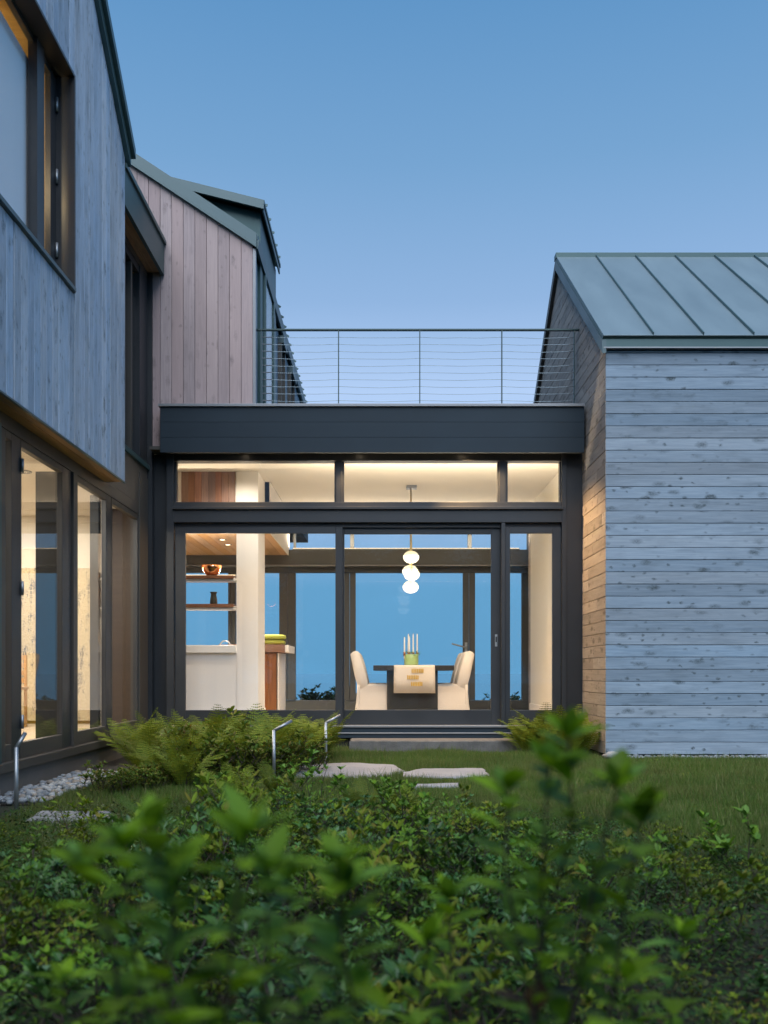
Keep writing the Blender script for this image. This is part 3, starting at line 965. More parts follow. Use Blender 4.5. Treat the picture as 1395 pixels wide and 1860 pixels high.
def towel(z, x0, x1, y0, y1, h, label):
    nx, ny = 14, 10
    mb = MB()
    rnd = random.Random(z * 100)
    vs, fs = [], []
    prof = [(0.0, 0.5), (0.012, 0.12), (0.04, 0.0), (0.96, 0.0), (0.99, 0.15), (1.0, 0.5), (0.99, 0.88), (0.96, 1.0), (0.04, 1.0), (0.012, 0.9)]
    for j in range(ny + 1):
        y = y0 + (y1 - y0) * j / ny
        e = 1 - 0.35 * (abs(j / ny - 0.5) * 2) ** 8
        for u, w in prof:
            x = x0 + (x1 - x0) * u
            wob = math.sin(u * 9 + z * 30) * 0.006 + math.sin(j * 1.3 + u * 4) * 0.003
            vs.append((x + math.sin(j * 0.9) * 0.003, y, z + h * (0.5 + (w - 0.5) * e) + (wob if w > 0.5 else 0)))
    n = len(prof)
    for j in range(ny):
        for i2 in range(n):
            a, b3 = j * n + i2, j * n + (i2 + 1) % n
            fs.append((a, b3, b3 + n, a + n))
    fs.append(tuple(range(n - 1, -1, -1)))
    fs.append(tuple(range(ny * n, ny * n + n)))
    o = mb.add(vs, fs).build('folded_towel', M['towel'], None, True, base=True)
    sd = o.modifiers.new('s', 'SUBSURF')
    sd.levels = sd.render_levels = 1
    return tag(o, label, 'towel')


zi = pz(1171, S3)
towel(zi + 0.001, -2.12, px(515, S3), YI + 0.02, YI + 0.32, 0.075, 'folded lime green towel lying on the walnut island')
towel(zi + 0.078, -2.14, px(516.5, S3), YI + 0.01, YI + 0.31, 0.085, 'folded lime green towel stacked on top of another towel')

# ---- dining table
ST = 130.0
YT = py(ST)
TX0, TX1 = px(678, ST), px(825, ST)
TXC = (TX0 + TX1) / 2
ZT = pz(1208.5, ST)
tb = thing('dining_table', 'black dining table on a broad slab pedestal', 'table', (TXC, YT + 0.8, 0))
box('tabletop', M['black'], tb, TX0, TX1, YT, YT + 1.9, pz(1218, ST), ZT, 0.004)
box('pedestal', M['black'], tb, px(703, ST), px(796, ST), YT + 0.10, YT + 0.20, 0.001, pz(1218.2, ST), 0.003)
box('pedestal', M['black'], tb, px(703, ST), px(796, ST), YT + 1.70, YT + 1.80, 0.001, pz(1218.2, ST), 0.003)
box('stretcher', M['black'], tb, TXC - 0.05, TXC + 0.05, YT + 0.21, YT + 1.69, 0.001, pz(1218.2, ST), 0.003)
# runner, draped over the front edge
rx0, rx1 = px(715.5, ST), px(790, ST)
mb = MB()
path = [(YT + 1.9, ZT + 0.002), (YT + 0.9, ZT + 0.002), (YT + 0.02, ZT + 0.002), (YT - 0.006, ZT - 0.003), (YT - 0.010, ZT - 0.03), (YT - 0.014, ZT - 0.2), (YT - 0.010, pz(1259, ST))]
nx = 12
vs, fs = [], []
for (yy, zz) in path:
    for k in range(nx + 1):
        t = k / nx
        drop = max(0, ZT - zz)
        vs.append((rx0 + (rx1 - rx0) * t + (0.006 * (t - 0.5)) * drop / 0.3, yy - 0.004 * math.sin(t * 9) * min(1, drop / 0.2) * 0.8 - (0.004 if drop > 0.01 else 0), zz))
for j in range(len(path) - 1):
    for k in range(nx):
        a = j * (nx + 1) + k
        fs.append((a, a + 1, a + nx + 2, a + nx + 1))
rn = mb.add(vs, fs).build('table_runner', M['runner'], None, True)
sd = rn.modifiers.new('thick', 'SOLIDIFY')
sd.thickness = 0.004
sd.offset = 0
tag(rn, 'beige cloth runner with gold stitched blocks hanging over the black table', 'table runner')
for (a, b3, y0, y1) in ((747.5, 770, 1214.5, 1222), (739.5, 761, 1226.5, 1234), (746.5, 768, 1238.5, 1246)):
    n = 7
    for k in range(n):
        x = a + (b3 - a) * k / n
        box('stitching', M['gold'], rn, px(x, ST), px(x + (b3 - a) / n * 0.72, ST), YT - 0.0275, YT - 0.022, pz(y1, ST), pz(y0 + random.uniform(-0.3, 0.3), ST))


def chair(sign, label, xb, yc, rz=0):
    """slip-covered chair; sign=+1 faces +X; xb = outer top of backrest"""
    t = thing('slipcovered_chair', label, 'chair', (xb + sign * 0.32, yc, 0.0))
    w = 0.25
    # seat skirt: tapered box with rounded top, open folds
    mb = MB()
    vs, fs = [], []
    levels = [(0.004, 0.012), (0.20, 0.004), (0.40, 0.0), (0.455, 0.0), (0.475, -0.012), (0.482, -0.035)]
    ring = []
    for q in range(4):
        for k in range(8):
            ring.append((q, k / 8))
    for z, gw in levels:
        for q, t2 in ring:
            x0, x1, y0, y1 = 0.13 - gw, 0.58 + gw, -w - gw, w + gw
            cs = [(x0, y0), (x1, y0), (x1, y1), (x0, y1)]
            p, r = cs[q], cs[(q + 1) % 4]
            x, y = p[0] + (r[0] - p[0]) * t2, p[1] + (r[1] - p[1]) * t2
            fold = 0.006 * math.sin(t2 * 25 + q * 2) * (1 - z / 0.5) * (1 if 0.05 < t2 < 0.98 else 0)
            x += fold * (0 if q % 2 == 0 else 1)
            y += fold * (1 if q % 2 == 0 else 0)
            vs.append((xb + sign * x, yc + y, z))
    n = len(ring)
    for l in range(len(levels) - 1):
        for k in range(n):
            fs.append((l * n + k, l * n + (k + 1) % n, (l + 1) * n + (k + 1) % n, (l + 1) * n + k))
    fs.append(tuple(range((len(levels) - 1) * n, len(levels) * n)))
    mb.add(vs, fs).build('seat', M['linen'], t, False, bevel=0.004)
    # back: leaning slab with rounded top
    prof = [(0.125, 0.40), (0.265, 0.44), (0.245, 0.53), (0.205, 0.70), (0.165, 0.84), (0.135, 0.915), (0.110, 0.942), (0.075, 0.948), (0.040, 0.935), (0.005, 0.905), (0.028, 0.78), (0.065, 0.60), (0.105, 0.46)]
    mb = MB()
    ws_ = [(-w + 0.0, 0.5), (-w + 0.012, 0.92), (-w + 0.04, 1.0), (0, 1.012), (w - 0.04, 1.0), (w - 0.012, 0.92), (w, 0.5)]
    vs, fs = [], []
    pc = (0.13, 0.70)
    for y, e in ws_:
        k2 = 1.0 if e > 0.9 else 0.93
        for (a, z) in prof:
            vs.append((xb + sign * (pc[0] + (a - pc[0]) * (k2 if e > 0.9 else 0.8)), yc + y, z if e > 0.9 else pc[1] + (z - pc[1]) * 0.975))
    n = len(prof)
    for j in range(len(ws_) - 1):
        for k in range(n):
            fs.append((j * n + k, j * n + (k + 1) % n, (j + 1) * n + (k + 1) % n, (j + 1) * n + k))
    fs.append(tuple(range(n - 1, -1, -1)))
    fs.append(tuple(range((len(ws_) - 1) * n, len(ws_) * n)))
    mb.add(vs, fs).build('backrest', M['linen'], t, True)
    # skirt behind the back, flaring to the floor
    mb = MB()
    vs, fs = [], []
    for z, xo in ((0.004, 0.055), (0.2, 0.085), (0.36, 0.098), (0.47, 0.100)):
        for k in range(15):
            y = -w - 0.004 + (2 * w + 0.008) * k / 14
            f = 0.008 * math.sin(k * 2.1) * (1 - z / 0.5)
            vs.append((xb + sign * (xo + f), yc + y, z))
        for k in range(15):
            y = w + 0.004 - (2 * w + 0.008) * k / 14
            vs.append((xb + sign * 0.14, yc + y, z))
    n = 30
    for l in range(3):
        for k in range(n):
            fs.append((l * n + k, l * n + (k + 1) % n, (l + 1) * n + (k + 1) % n, (l + 1) * n + k))
    fs.append(tuple(range(3 * n, 4 * n)))
    mb.add(vs, fs).build('skirt', M['linen'], t, True)
    if rz:
        t.rotation_euler = (0, 0, rz)
    return t


XCL, XCR = px(636, 128), px(862, 128)
chair(1, 'linen slipcovered chair facing the door handle side, beside the table runner end', XCL, py(128) + 0.2)
chair(1, 'linen slipcovered chair with its back to the kitchen island, second along the table', XCL, py(128) + 1.05)
chair(-1, 'linen slipcovered chair with its back to the cream wall, beside the runner end', XCR, py(128) + 0.2)
chair(-1, 'linen slipcovered chair with its back to the cream wall, second along the table', XCR, py(128) + 1.05)

# ---- centrepiece: glazed vase ring with five candles and greenery
SC = 125.0
YC = py(SC)
vz = ZT + 0.0065
cp = thing('candle_vase', 'green glazed centrepiece holding candles and leaves on the table runner', 'vase', (px(747, SC), YC, vz))
cx = px(747, SC)
MB().lathe([(0.001, 0), (0.098, 0.0), (0.103, 0.01), (0.105, 0.08), (0.103, 0.155), (0.098, 0.158), (0.094, 0.150), (0.090, 0.03), (0.001, 0.02)], (cx, YC, vz), 28).build('bowl', M['green_vase'], cp, True)
cands = [(735, 1157, -0.06), (742.5, 1151, 0.05), (743.8, 1156, -0.08), (751, 1151, -0.02), (758.5, 1151, 0.06)]
for (xx, yt, dy) in cands:
    x = px(xx - 0.5, SC)
    zt_ = pz(yt, SC)
    t = thing('candle', 'tall white taper candle standing in the green centrepiece', 'candle', (x, YC + dy, vz + 0.10), 'taper candles of the centrepiece')
    MB().lathe([(0.001, 0), (0.0125, 0.0), (0.012, 0.1), (0.0095, zt_ - vz - 0.13), (0.005, zt_ - vz - 0.105), (0.001, zt_ - vz - 0.10)], (x, YC + dy, vz + 0.10), 12).build('wax', M['wax'], t, True)
    MB().tube([(x, YC + dy, zt_ - 0.004), (x + 0.001, YC + dy, zt_ + 0.012)], 0.0012, 5).build('wick', M['core'], t)
    MB().lathe([(0.013, 0.0), (0.0165, 0.005), (0.0165, 0.05), (0.0125, 0.055)], (x, YC + dy, vz + 0.135), 12).build('copper_cup', M['copper'], t, True)
rl = random.Random(3)
LV, LF = [], []


def leaf_geo(base, d, up, L, W, fold=0.25, curl=0.15, rich=False):
    """leaf blade as a folded, slightly curling strip of faces"""
    d = d.normalized()
    side = d.cross(up)
    side = side.normalized() if side.length > 1e-4 else d.orthogonal().normalized()
    nr = side.cross(d).normalized()
    if rich:
        st = [(0.0, 0.03), (0.12, 0.42), (0.3, 0.86), (0.5, 1.0), (0.7, 0.82), (0.87, 0.44), (1.0, 0.0)]
    else:
        st = [(0.0, 0.05), (0.32, 0.9), (0.68, 0.85), (1.0, 0.0)]
    vs, fs = [], []
    for t, w in st:
        c = base + d * (L * t) - nr * (curl * L * t * t)
        vs += [c + side * (w * W / 2) + nr * (fold * w * W / 2), c, c - side * (w * W / 2) + nr * (fold * w * W / 2)]
    for i2 in range(len(st) - 1):
        a = i2 * 3
        fs += [(a, a + 1, a + 4, a + 3), (a + 1, a + 2, a + 5, a + 4)]
    return vs, fs


mb = MB()
for k in range(70):
    a = rl.uniform(0, 6.28)
    r = rl.uniform(0.02, 0.11)
    b0 = Vector((cx + r * math.cos(a), YC + r * math.sin(a), vz + rl.uniform(0.13, 0.19)))
    d = Vector((math.cos(a) * rl.uniform(0.3, 1.4), math.sin(a), rl.uniform(-0.1, 1.0)))
    mb.add(*leaf_geo(b0, d, Vector((0, 0, 1)), rl.uniform(0.03, 0.07), rl.uniform(0.018, 0.03)))
mb.build('greenery', M['fore_leaf'], cp)['kind'] = 'stuff'

# ---- pendant: cluster of four half-opal globes
SP = 125.0
YP = py(SP)
pd = thing('pendant_lamp', 'pendant cluster of four lit half frosted glass globes above the table', 'lamp', (px(746, SP), YP, ZC))
box('canopy', M['flash'], pd, px(738, SP), px(757, SP), YP - 0.09, YP + 0.09, ZC - 0.035, ZC - 0.001, 0.004)
gl = [(746.8, 1012, 0.0), (745.3, 1036.5, 0.09), (747.8, 1044, -0.05), (746.0, 1066, 0.03)]
for (gx, gy, dy) in gl:
    x, z, y = px(gx, SP), pz(gy, SP), YP + dy
    R, H = 0.116, 0.092
    gp = MB().lathe([(R * math.cos(t), H * math.sin(t)) for t in np.linspace(0.22, 1.50, 9)], (x, y, z), 28).build('globe_top', M['globe_glass'], pd, True)
    MB().lathe([(max(0.0008, R * math.cos(t)), H * math.sin(t)) for t in np.linspace(-1.5, 0.22, 12)], (x, y, z), 28, True, False).build('globe_bottom', M['opal'], gp, True)
    MB().lathe([(0.020, 0.0), (0.020, 0.05), (0.012, 0.058), (0.012, 0.075)], (x, y, z + H * 0.42), 14, True, True).build('socket', M['brass'], gp, True)
    MB().tube([(x, y, z + H * 0.97), (x + (px(746.3, SP) - x) * 0.6, y * 0.7 + YP * 0.3, ZC - 0.035)], 0.0065, 8).build('rod', M['brass'], pd, True)

# ================================================================== RAILING on the pavilion roof
YRL = 11.62
SR = FPX / YRL
rg = thing('cable_railing', 'dark steel railing with horizontal cables on the pavilion roof', 'railing', (0.4, YRL, ztop))
ZTR = pz(599.5, SR)
zfoot = ztop - 0.03
MB().box(px(462, SR), px(1053, SR), YRL - 0.022, YRL + 0.022, ZTR - 0.009, ZTR + 0.009).build('top_rail', M['rail'], rg)
posts = [475, 615, 762.5, 911.5, 1042.5]
for p in posts:
    MB().box(px(p, SR) - 0.006, px(p, SR) + 0.006, YRL - 0.02, YRL + 0.02, zfoot, ZTR - 0.009).build('post', M['rail'], rg)
cy = np.linspace(612.5, 727.5, 10)
for i2, yv in enumerate(cy):
    z = pz(yv, SR)
    pts = []
    for a, b3 in zip(posts[:-1], posts[1:]):
        for t in (0, 0.25, 0.5, 0.75):
            pts.append((px(a + (b3 - a) * t, SR), YRL, z - 0.012 * math.sin(math.pi * t) * (0.5 + random.random())))
    pts.append((px(posts[-1], SR), YRL, z))
    cb = MB().tube(pts, 0.0028, 5).build('cable', M['cable'], rg)
    MB().tube([(px(474, SR), YRL, z), (px(495, SR), YRL, z)], 0.0062, 6).build('turnbuckle', M['steel'], cb)
    MB().tube([(px(1034, SR), YRL, z), (px(1043, SR), YRL, z)], 0.0062, 6).build('end_fitting', M['steel'], cb)

# ================================================================== LEFT FRONT WING (gable of vertical boards)
XL = -2.67
YL1 = 9.66
YL0 = 3.0
ZLS = pz(872, 176)                   # soffit
ZLE = pz(285, 176)                   # eave
YLR = (YL0 + YL1) / 2
SLL = 0.84
lf = thing('overhanging_gable_wing', 'upper storey clad in vertical silvery boards overhanging a glass wall', 'house', (-4.5, 6.4, GZ))
zrk = lambda y: ZLE + SLL * (YLR - abs(y - YLR) - YL0) if True else 0
WY0, WY1 = 5.3, py(211)
WZ0, WZ1 = pz(533, 211), pz(138, 211)
# core with window hole: built from four prisms
xc = XL - 0.02
lw_ = node('wall', lf, (XL, 6.3, ZLS))
def lcore(poly):
    MB().prism(poly, 'x', XL - 0.16, xc).build('sheathing', M['core'], lw_)
lcore([(YL0, ZLS), (YL1, ZLS), (YL1, WZ0), (YL0, WZ0)])
lcore([(YL0, WZ0 + 0.001), (WY0, WZ0 + 0.001), (WY0, WZ1), (YL0, WZ1)])
lcore([(WY1, WZ0 + 0.001), (YL1, WZ0 + 0.001), (YL1, WZ1), (WY1, WZ1)])
lcore([(YL0, WZ1 + 0.001), (YL1, WZ1 + 0.001), (YL1, zrk(YL1) - 0.01), (YLR, zrk(YLR) - 0.01), (YL0, zrk(YL0) - 0.01)])
y = YL1
BW = 0.132
while y > YL0 + 0.02:
    ya, yb_ = y, max(y - BW, YL0)
    spans = []
    # v = -Y from ya
    def emit(z0, z1f0, z1f1):
        po = [(z0 + random.uniform(-0.003, 0.003), 0.005), (z1f0, 0.005), (z1f1, ya - yb_ - 0.005), (z0, ya - yb_ - 0.005)]
        slab('board', M['clad_left'], lw_, (xc, ya, 0), (0, 0, 1), (0, -1, 0), po, 0.02 + random.uniform(-0.003, 0.003), 0.003)
    mid = (ya + yb_) / 2
    if yb_ >= WY1 or ya <= WY0:
        emit(ZLS - 0.02, zrk(ya) - 0.01, zrk(yb_) - 0.01)
    elif ya > WY1 > yb_:
        emit(ZLS - 0.02, WZ0 - 0.005, WZ0 - 0.005)
        emit(WZ1 + 0.005, zrk(ya) - 0.01, zrk(yb_) - 0.01)
        po = [(WZ0 - 0.004, 0.002), (WZ1 + 0.004, 0.002), (WZ1 + 0.004, ya - WY1 - 0.001), (WZ0 - 0.004, ya - WY1 - 0.001)]
        if ya - WY1 > 0.012:
            slab('board', M['clad_left'], lw_, (xc, ya, 0), (0, 0, 1), (0, -1, 0), po, 0.02, 0.003)
    else:
        emit(ZLS - 0.02, WZ0 - 0.005, WZ0 - 0.005)
        emit(WZ1 + 0.005, zrk(ya) - 0.01, zrk(yb_) - 0.01)
    y -= BW
# far end wall of the wing
MB().prism([(-8.0, ZLS), (XL - 0.02, ZLS), (XL - 0.02, ZLE), (-8.0, ZLE)], 'y', YL1 - 0.12, YL1 + 0.0).build('end_wall', M['core'], lf)
# soffit boards
so = node('soffit', lf, (XL - 0.1, 6.3, ZLS))
yy = YL0
slab('plank', M['cedar_soffit'], so, (XL - 0.105, YL0, ZLS - 0.001), (0, 1, 0), (1, 0, 0), [(0, 0), (YL1 - YL0, 0), (YL1 - YL0, 0.10), (0, 0.10)], 0.018, 0.002)
slab('plank', M['cedar_soffit'], so, (XL - 0.255, YL0, ZLS - 0.001), (0, 1, 0), (1, 0, 0), [(0, 0), (YL1 - YL0, 0), (YL1 - YL0, 0.145), (0, 0.145)], 0.018, 0.002)
# roof slopes with rake edges
rf = node('roof', lf, (-4.5, YLR, zrk(YLR)))
for (ya, yb_) in ((YL1 + 0.06, YLR), (YLR, YL0 - 0.06)):
    za, zb2 = (zrk(YL1) - SLL * 0.06, zrk(YLR)) if ya > YLR else (zrk(YLR), zrk(YL0) - SLL * 0.06)
    MB().prism([(ya, za - 0.02), (yb_, zb2 - 0.02), (yb_, zb2 + 0.10), (ya, za + 0.10)], 'x', XL - 0.5, XL + 0.045).build('rake_board', M['zinc_dark'], rf)
    MB().prism([(ya + (0.03 if ya > YLR else 0), za + 0.102 - (0.025 if ya > YLR else 0)), (yb_, zb2 + 0.102), (yb_, zb2 + 0.20), (ya + (0.03 if ya > YLR else 0), za + 0.175)], 'x', -8.0, XL + 0.085).build('roof_edge', M['zinc_dark'], rf)
box('drip_trim', M['zinc_light'], lf, XL - 0.021, XL + 0.004, YL0, YL1 + 0.004, ZLS - 0.034, ZLS - 0.021)

# upper corner window
wn_ = thing('corner_window', 'large upstairs window with dark metal surround in the silvery board wall', 'window', (XL - 0.1, 7.0, WZ0))
XWF = XL - 0.145
T = 0.025
# metal reveal lining (projecting 15 mm)
box('reveal', M['frame'], wn_, XWF - 0.05, XL + 0.016, WY1 - T, WY1, WZ0, WZ1)
box('reveal', M['frame'], wn_, XWF - 0.05, XL + 0.016, WY0, WY1 - T - 0.001, WZ1 - T, WZ1)
box('sill', M['zinc_light'], wn_, XWF - 0.05, XL + 0.030, WY0, WY1 - T - 0.001, WZ0, WZ0 + T + 0.008)
fx0, fx1 = XWF - 0.045, XWF
ym0, ym1 = FPX * 2.81 / (697.5 - 62), FPX * 2.81 / (697.5 - 75)
yc1 = WY1 - T - 0.002
cz0, cz1 = WZ0 + T + 0.01, WZ1 - T - 0.002
box('mullion', M['frame'], wn_, fx0, fx1 + 0.03, ym0, ym1, cz0, cz1)
cs = node('casement', wn_, (fx0, (ym1 + yc1) / 2, cz0))
box('stile', M['frame'], cs, fx0, fx1, yc1 - 0.13, yc1, cz0, cz1)
box('stile', M['frame'], cs, fx0, fx1, ym1 + 0.001, ym1 + 0.02, cz0, cz1)
box('rail', M['frame'], cs, fx0, fx1, ym1 + 0.021, yc1 - 0.131, cz1 - 0.05, cz1)
box('rail', M['frame'], cs, fx0, fx1, ym1 + 0.021, yc1 - 0.131, cz0, cz0 + 0.05)
box('pane', M['glass'], cs, fx0 + 0.02, fx0 + 0.028, ym1 + 0.015, yc1 - 0.12, cz0 + 0.04, cz1 - 0.04)
for zz in (pz(195, 211), pz(325, 211), pz(458, 211)):
    MB().tube([(fx1 + 0.012, yc1 - 0.012, zz - 0.06), (fx1 + 0.012, yc1 - 0.012, zz + 0.06)], 0.013, 10).build('hinge', M['steel'], cs, True)
box('frame', M['frame'], wn_, fx0, fx1, WY0, ym0 - 0.001, cz1 - 0.035, cz1)
box('frame', M['frame'], wn_, fx0, fx1, WY0, ym0 - 0.001, cz0, cz0 + 0.03)
box('pane', M['glass'], wn_, fx0 + 0.02, fx0 + 0.028, WY0, ym0 + 0.005, cz0 + 0.02, cz1 - 0.03)
# timber lining and roller blind behind
box('lining', M['yellow_wood'], wn_, fx0 - 0.35, fx0 - 0.003, WY0, WY1 - 0.02, WZ1 - 0.02, WZ1 + 0.02)
box('lining', M['yellow_wood'], wn_, fx0 - 0.35, fx0 - 0.003, WY1 - 0.06, WY1 - 0.02, WZ0, WZ1 - 0.021)
box('lining', M['yellow_wood'], wn_, fx0 - 0.35, fx0 - 0.003, WY0, WY1 - 0.061, WZ0 - 0.02, WZ0 + 0.02)
box('blind', M['blind'], wn_, fx0 - 0.022, fx0 - 0.018, WY0, ym0 + 0.08, WZ0 + 0.021, WZ1 - 0.17)
box('back_panel', M['yellow_wood'], wn_, fx0 - 0.37, fx0 - 0.351, WY0, WY1 - 0.02, WZ0 - 0.02, WZ1 + 0.02)

L = bpy.data.lights.new('upstairs_lamp', 'AREA')
L.size = 0.10
L.energy = 10
L.color = (1.0, 0.75, 0.42)
lo = bpy.data.objects.new('lamp', L)
COL.objects.link(lo)
lo.parent = wn_
lo.location = Vector((fx0 - 0.28, 7.0, WZ0 + 1.2)) - wloc(wn_)
lo.rotation_euler = (math.pi / 2, 0, 0)

# ---- ground floor glass wall under it
XG = -2.88
ZH = 2.50
gw = thing('glass_door_wall', 'row of tall dark framed glass doors below the board clad overhang', 'window', (XG, 8.0, -0.1))
yx = lambda x: FPX * -XG / (697.5 - x)
gb = lambda n, y0, y1, z0, z1, e0=-0.10, e1=0.0, mat='brown_panel', par=None: box(n, M[mat], par or gw, XG + e0, XG + e1, y0, y1, z0, z1, 0.002)
gb('sill', 3.0, Y1 + 0.0, -0.11, -0.04, -0.12, 0.055)
gb('header', 3.0, Y1 + 0.0, ZH, ZLS - 0.004, -0.12, 0.0)
gb('header_panel', YL1 + 0.001, Y1, ZLS - 0.003, 3.10, -0.12, 0.0)
gb('ledge', YL1 + 0.001, Y1, 3.101, 3.16, -0.12, 0.03, 'zinc_dark')
foundation = box('foundation', M['concrete'], gw, XG - 0.15, XG + 0.01, 3.0, Y1 + 0.1, GZ - 0.2, -0.112)
gb('corner_post', 4.5, 6.98, -0.04, ZH, -0.08, 0.03, 'zinc_dark')
panes = [(7.0, yx(39), yx(12), yx(23)), (yx(39.5), yx(131), yx(41), yx(115)), (yx(139.5), yx(203), yx(140.5), yx(194)), (yx(204), yx(252), yx(205.5), yx(251))]
for (a, b3, ga, gb_) in panes:
    dr = node('glass_door', gw, (XG - 0.03, (a + b3) / 2, -0.04))
    q = lambda n, y0, y1, z0, z1, m='brown_panel': box(n, M[m], dr, XG - 0.06, XG - 0.008, y0, y1, z0, z1, 0.002)
    q('stile', a, ga, -0.038, ZH - 0.003)
    q('stile', gb_, b3, -0.038, ZH - 0.003, 'frame')
    q('rail', ga + 0.0005, gb_ - 0.0005, ZH - 0.06, ZH - 0.003)
    q('rail', ga + 0.0005, gb_ - 0.0005, -0.038, 0.085)
    box('pane', M['glass'], dr, XG - 0.04, XG - 0.032, ga - 0.004, gb_ + 0.004, 0.08, ZH - 0.055)
    if a == panes[1][0]:
        for zz in (pz(850, 226), pz(1070, 226), pz(1310, 226)):
            MB().tube([(XG + 0.006, a - 0.004, zz - 0.055), (XG + 0.006, a - 0.004, zz + 0.055)], 0.013, 10).build('hinge', M['steel'], dr, True)
gb('mullion', yx(131.5), yx(139), -0.038, ZH - 0.001, -0.30, 0.012, 'brown_panel')
gb('mullion', yx(252.5), Y1 - 0.03, -0.038, 3.0, -0.1, 0.01, 'brown_panel')
# deep structural fins behind the mullions
for yv, dp in ((yx(134), 0.34), (yx(200), 0.20)):
    box('structural_fin', M['core'], gw, XG - dp, XG - 0.11, yv - 0.04, yv + 0.04, 0.0, ZH)
# tall window above, beside the pavilion
gb('upper_mullion', yx(222), yx(228), 3.165, 5.44, -0.1, 0.0, 'frame')
gb('upper_mullion', yx(254), Y1 - 0.03, 3.165, 5.44, -0.1, 0.0, 'frame')
gb('upper_mullion', yx(241), yx(243.5), 3.165, 5.44, -0.1, -0.02, 'brown_panel')
gb('upper_rail', YL1, Y1 - 0.03, 5.36, 5.439, -0.1, -0.01, 'frame')
gb('pane', YL1 + 0.0, Y1 - 0.06, 3.16, 5.40, -0.06, -0.052, 'glass')
# post and canopy
box('corner_column', M['frame'], gw, px(263, S1), px(277, S1), Y1 - 0.02, Y1 + 0.10, GZ, pz(500, S1) + 0.02)
cn = thing('canopy_roof', 'dark metal edged canopy roof with timber soffit between the two wings', 'canopy', (-3.2, 10.5, 4.84 + 0.64))
zc0, zc1 = pz(500, S1), pz(440, S1)
box('fascia', M['zinc_dark'], cn, -2.72, -2.68, YL1 + 0.01, Y1 + 0.0, zc0, zc1 - 0.03)
box('roof_edge', M['zinc_dark'], cn, -6.0, -2.655, YL1 + 0.01, Y1 + 0.005, zc1 - 0.029, zc1 + 0.02)
for k in range(3):
    slab('plank', M['cedar_soffit'], cn, (-2.722 - (k + 1) * 0.11, YL1 + 0.01, zc0 + 0.05), (0, 1, 0), (1, 0, 0), [(0, 0), (Y1 - YL1 - 0.02, 0), (Y1 - YL1 - 0.02, 0.107), (0, 0.107)], 0.018, 0.002)
box('wall_above', M['brown_panel'], gw, XG - 0.1, XG, YL1, Y1 - 0.03, 5.441, zc0 + 0.045)

# ---- left rooms
fl2 = struct(box('floor_lounge', M['core'], None, -8, XG - 0.13, 3.2, 11.8, -0.2, -0.022))
xx = -8.0
while xx < XG - 0.15:
    x2 = min(xx + 0.19, XG - 0.13)
    slab('plank', M['oak_floor'], fl2, (x2, 3.2, -0.021), (0, 1, 0), (-1, 0, 0), [(0, 0), (8.6, 0), (8.6, x2 - xx - 0.002), (0, x2 - xx - 0.002)], 0.02, 0.001)
    xx = x2
struct(box('wall_lounge', M['cream'], None, -8, -3.30, 11.80, 11.90, 0, 2.62))
struct(box('wall_lounge_side', M['walnut_dark'], None, -3.30, XG - 0.12, 11.30, 11.42, -0.1, 2.62))
struct(box('wall_lounge_return', M['walnut_dark'], None, -3.30, -3.24, 11.421, 11.9, -0.1, 2.62))
struct(box('wall_lounge_far', M['cream'], None, -8.1, -8.0, 3.2, 11.9, 0, 2.62))
struct(box('wall_lounge_front', M['cream'], None, -8.1, XG - 0.12, 3.1, 3.2, 0, 2.62))
struct(box('ceiling_lounge', M['ceil'], None, -8.1, XG - 0.13, 3.1, 11.9, 2.62, 2.64))
bbm = struct(box('baseboard_lounge', M['white_wall'], None, -8, -3.31, 11.78, 11.799, 0.001, 0.14))
# upstairs hall seen dimly through the tall window
struct(box('wall_hall', M['brown_panel'], None, -5.0, XG - 0.12, Y1 + 0.005, Y1 + 0.028, 2.65, 5.6))
struct(box('wall_hall_back', M['panel_wood'], None, -5.1, -5.0, YL1, Y1 + 0.06, 2.65, 5.6))
for (ax0, ax1, lab) in ((-4.66, -4.30, 'tall textured art panel with a dark branching print leaning in the lounge'), (-3.90, -3.62, 'narrow textured art panel with brown marks nearest the dark lounge corner')):
    a = thing('art_panel', lab, 'artwork', ((ax0 + ax1) / 2, 11.72, 0))
    box('canvas', M['art'], a, ax0, ax1, 11.725, 11.755, 0.04, 1.95)
    box('stretcher', M['yellow_wood'], a, ax0 + 0.01, ax1 - 0.01, 11.7555, 11.775, 0.002, 1.94)
wc = thing('wooden_chair', 'orange brown wooden chair standing in the lounge behind the glass doors', 'chair', (-4.45, 10.9, 0))
for (dx, dy, h) in ((-0.2, -0.2, 0.44), (0.2, -0.2, 0.44), (-0.2, 0.2, 0.85), (0.2, 0.2, 0.85)):
    MB().tube([(-4.45 + dx, 10.9 + dy, 0.0), (-4.45 + dx, 10.9 + dy, h)], 0.02, 8).build('leg', M['ceiling_wood'], wc)
box('seat', M['ceiling_wood'], wc, -4.68, -4.22, 10.67, 11.13, 0.44, 0.48, 0.01)
for k in range(4):
    box('slat', M['ceiling_wood'], wc, -4.63, -4.27, 11.09, 11.11, 0.52 + k * 0.09, 0.58 + k * 0.09, 0.006)

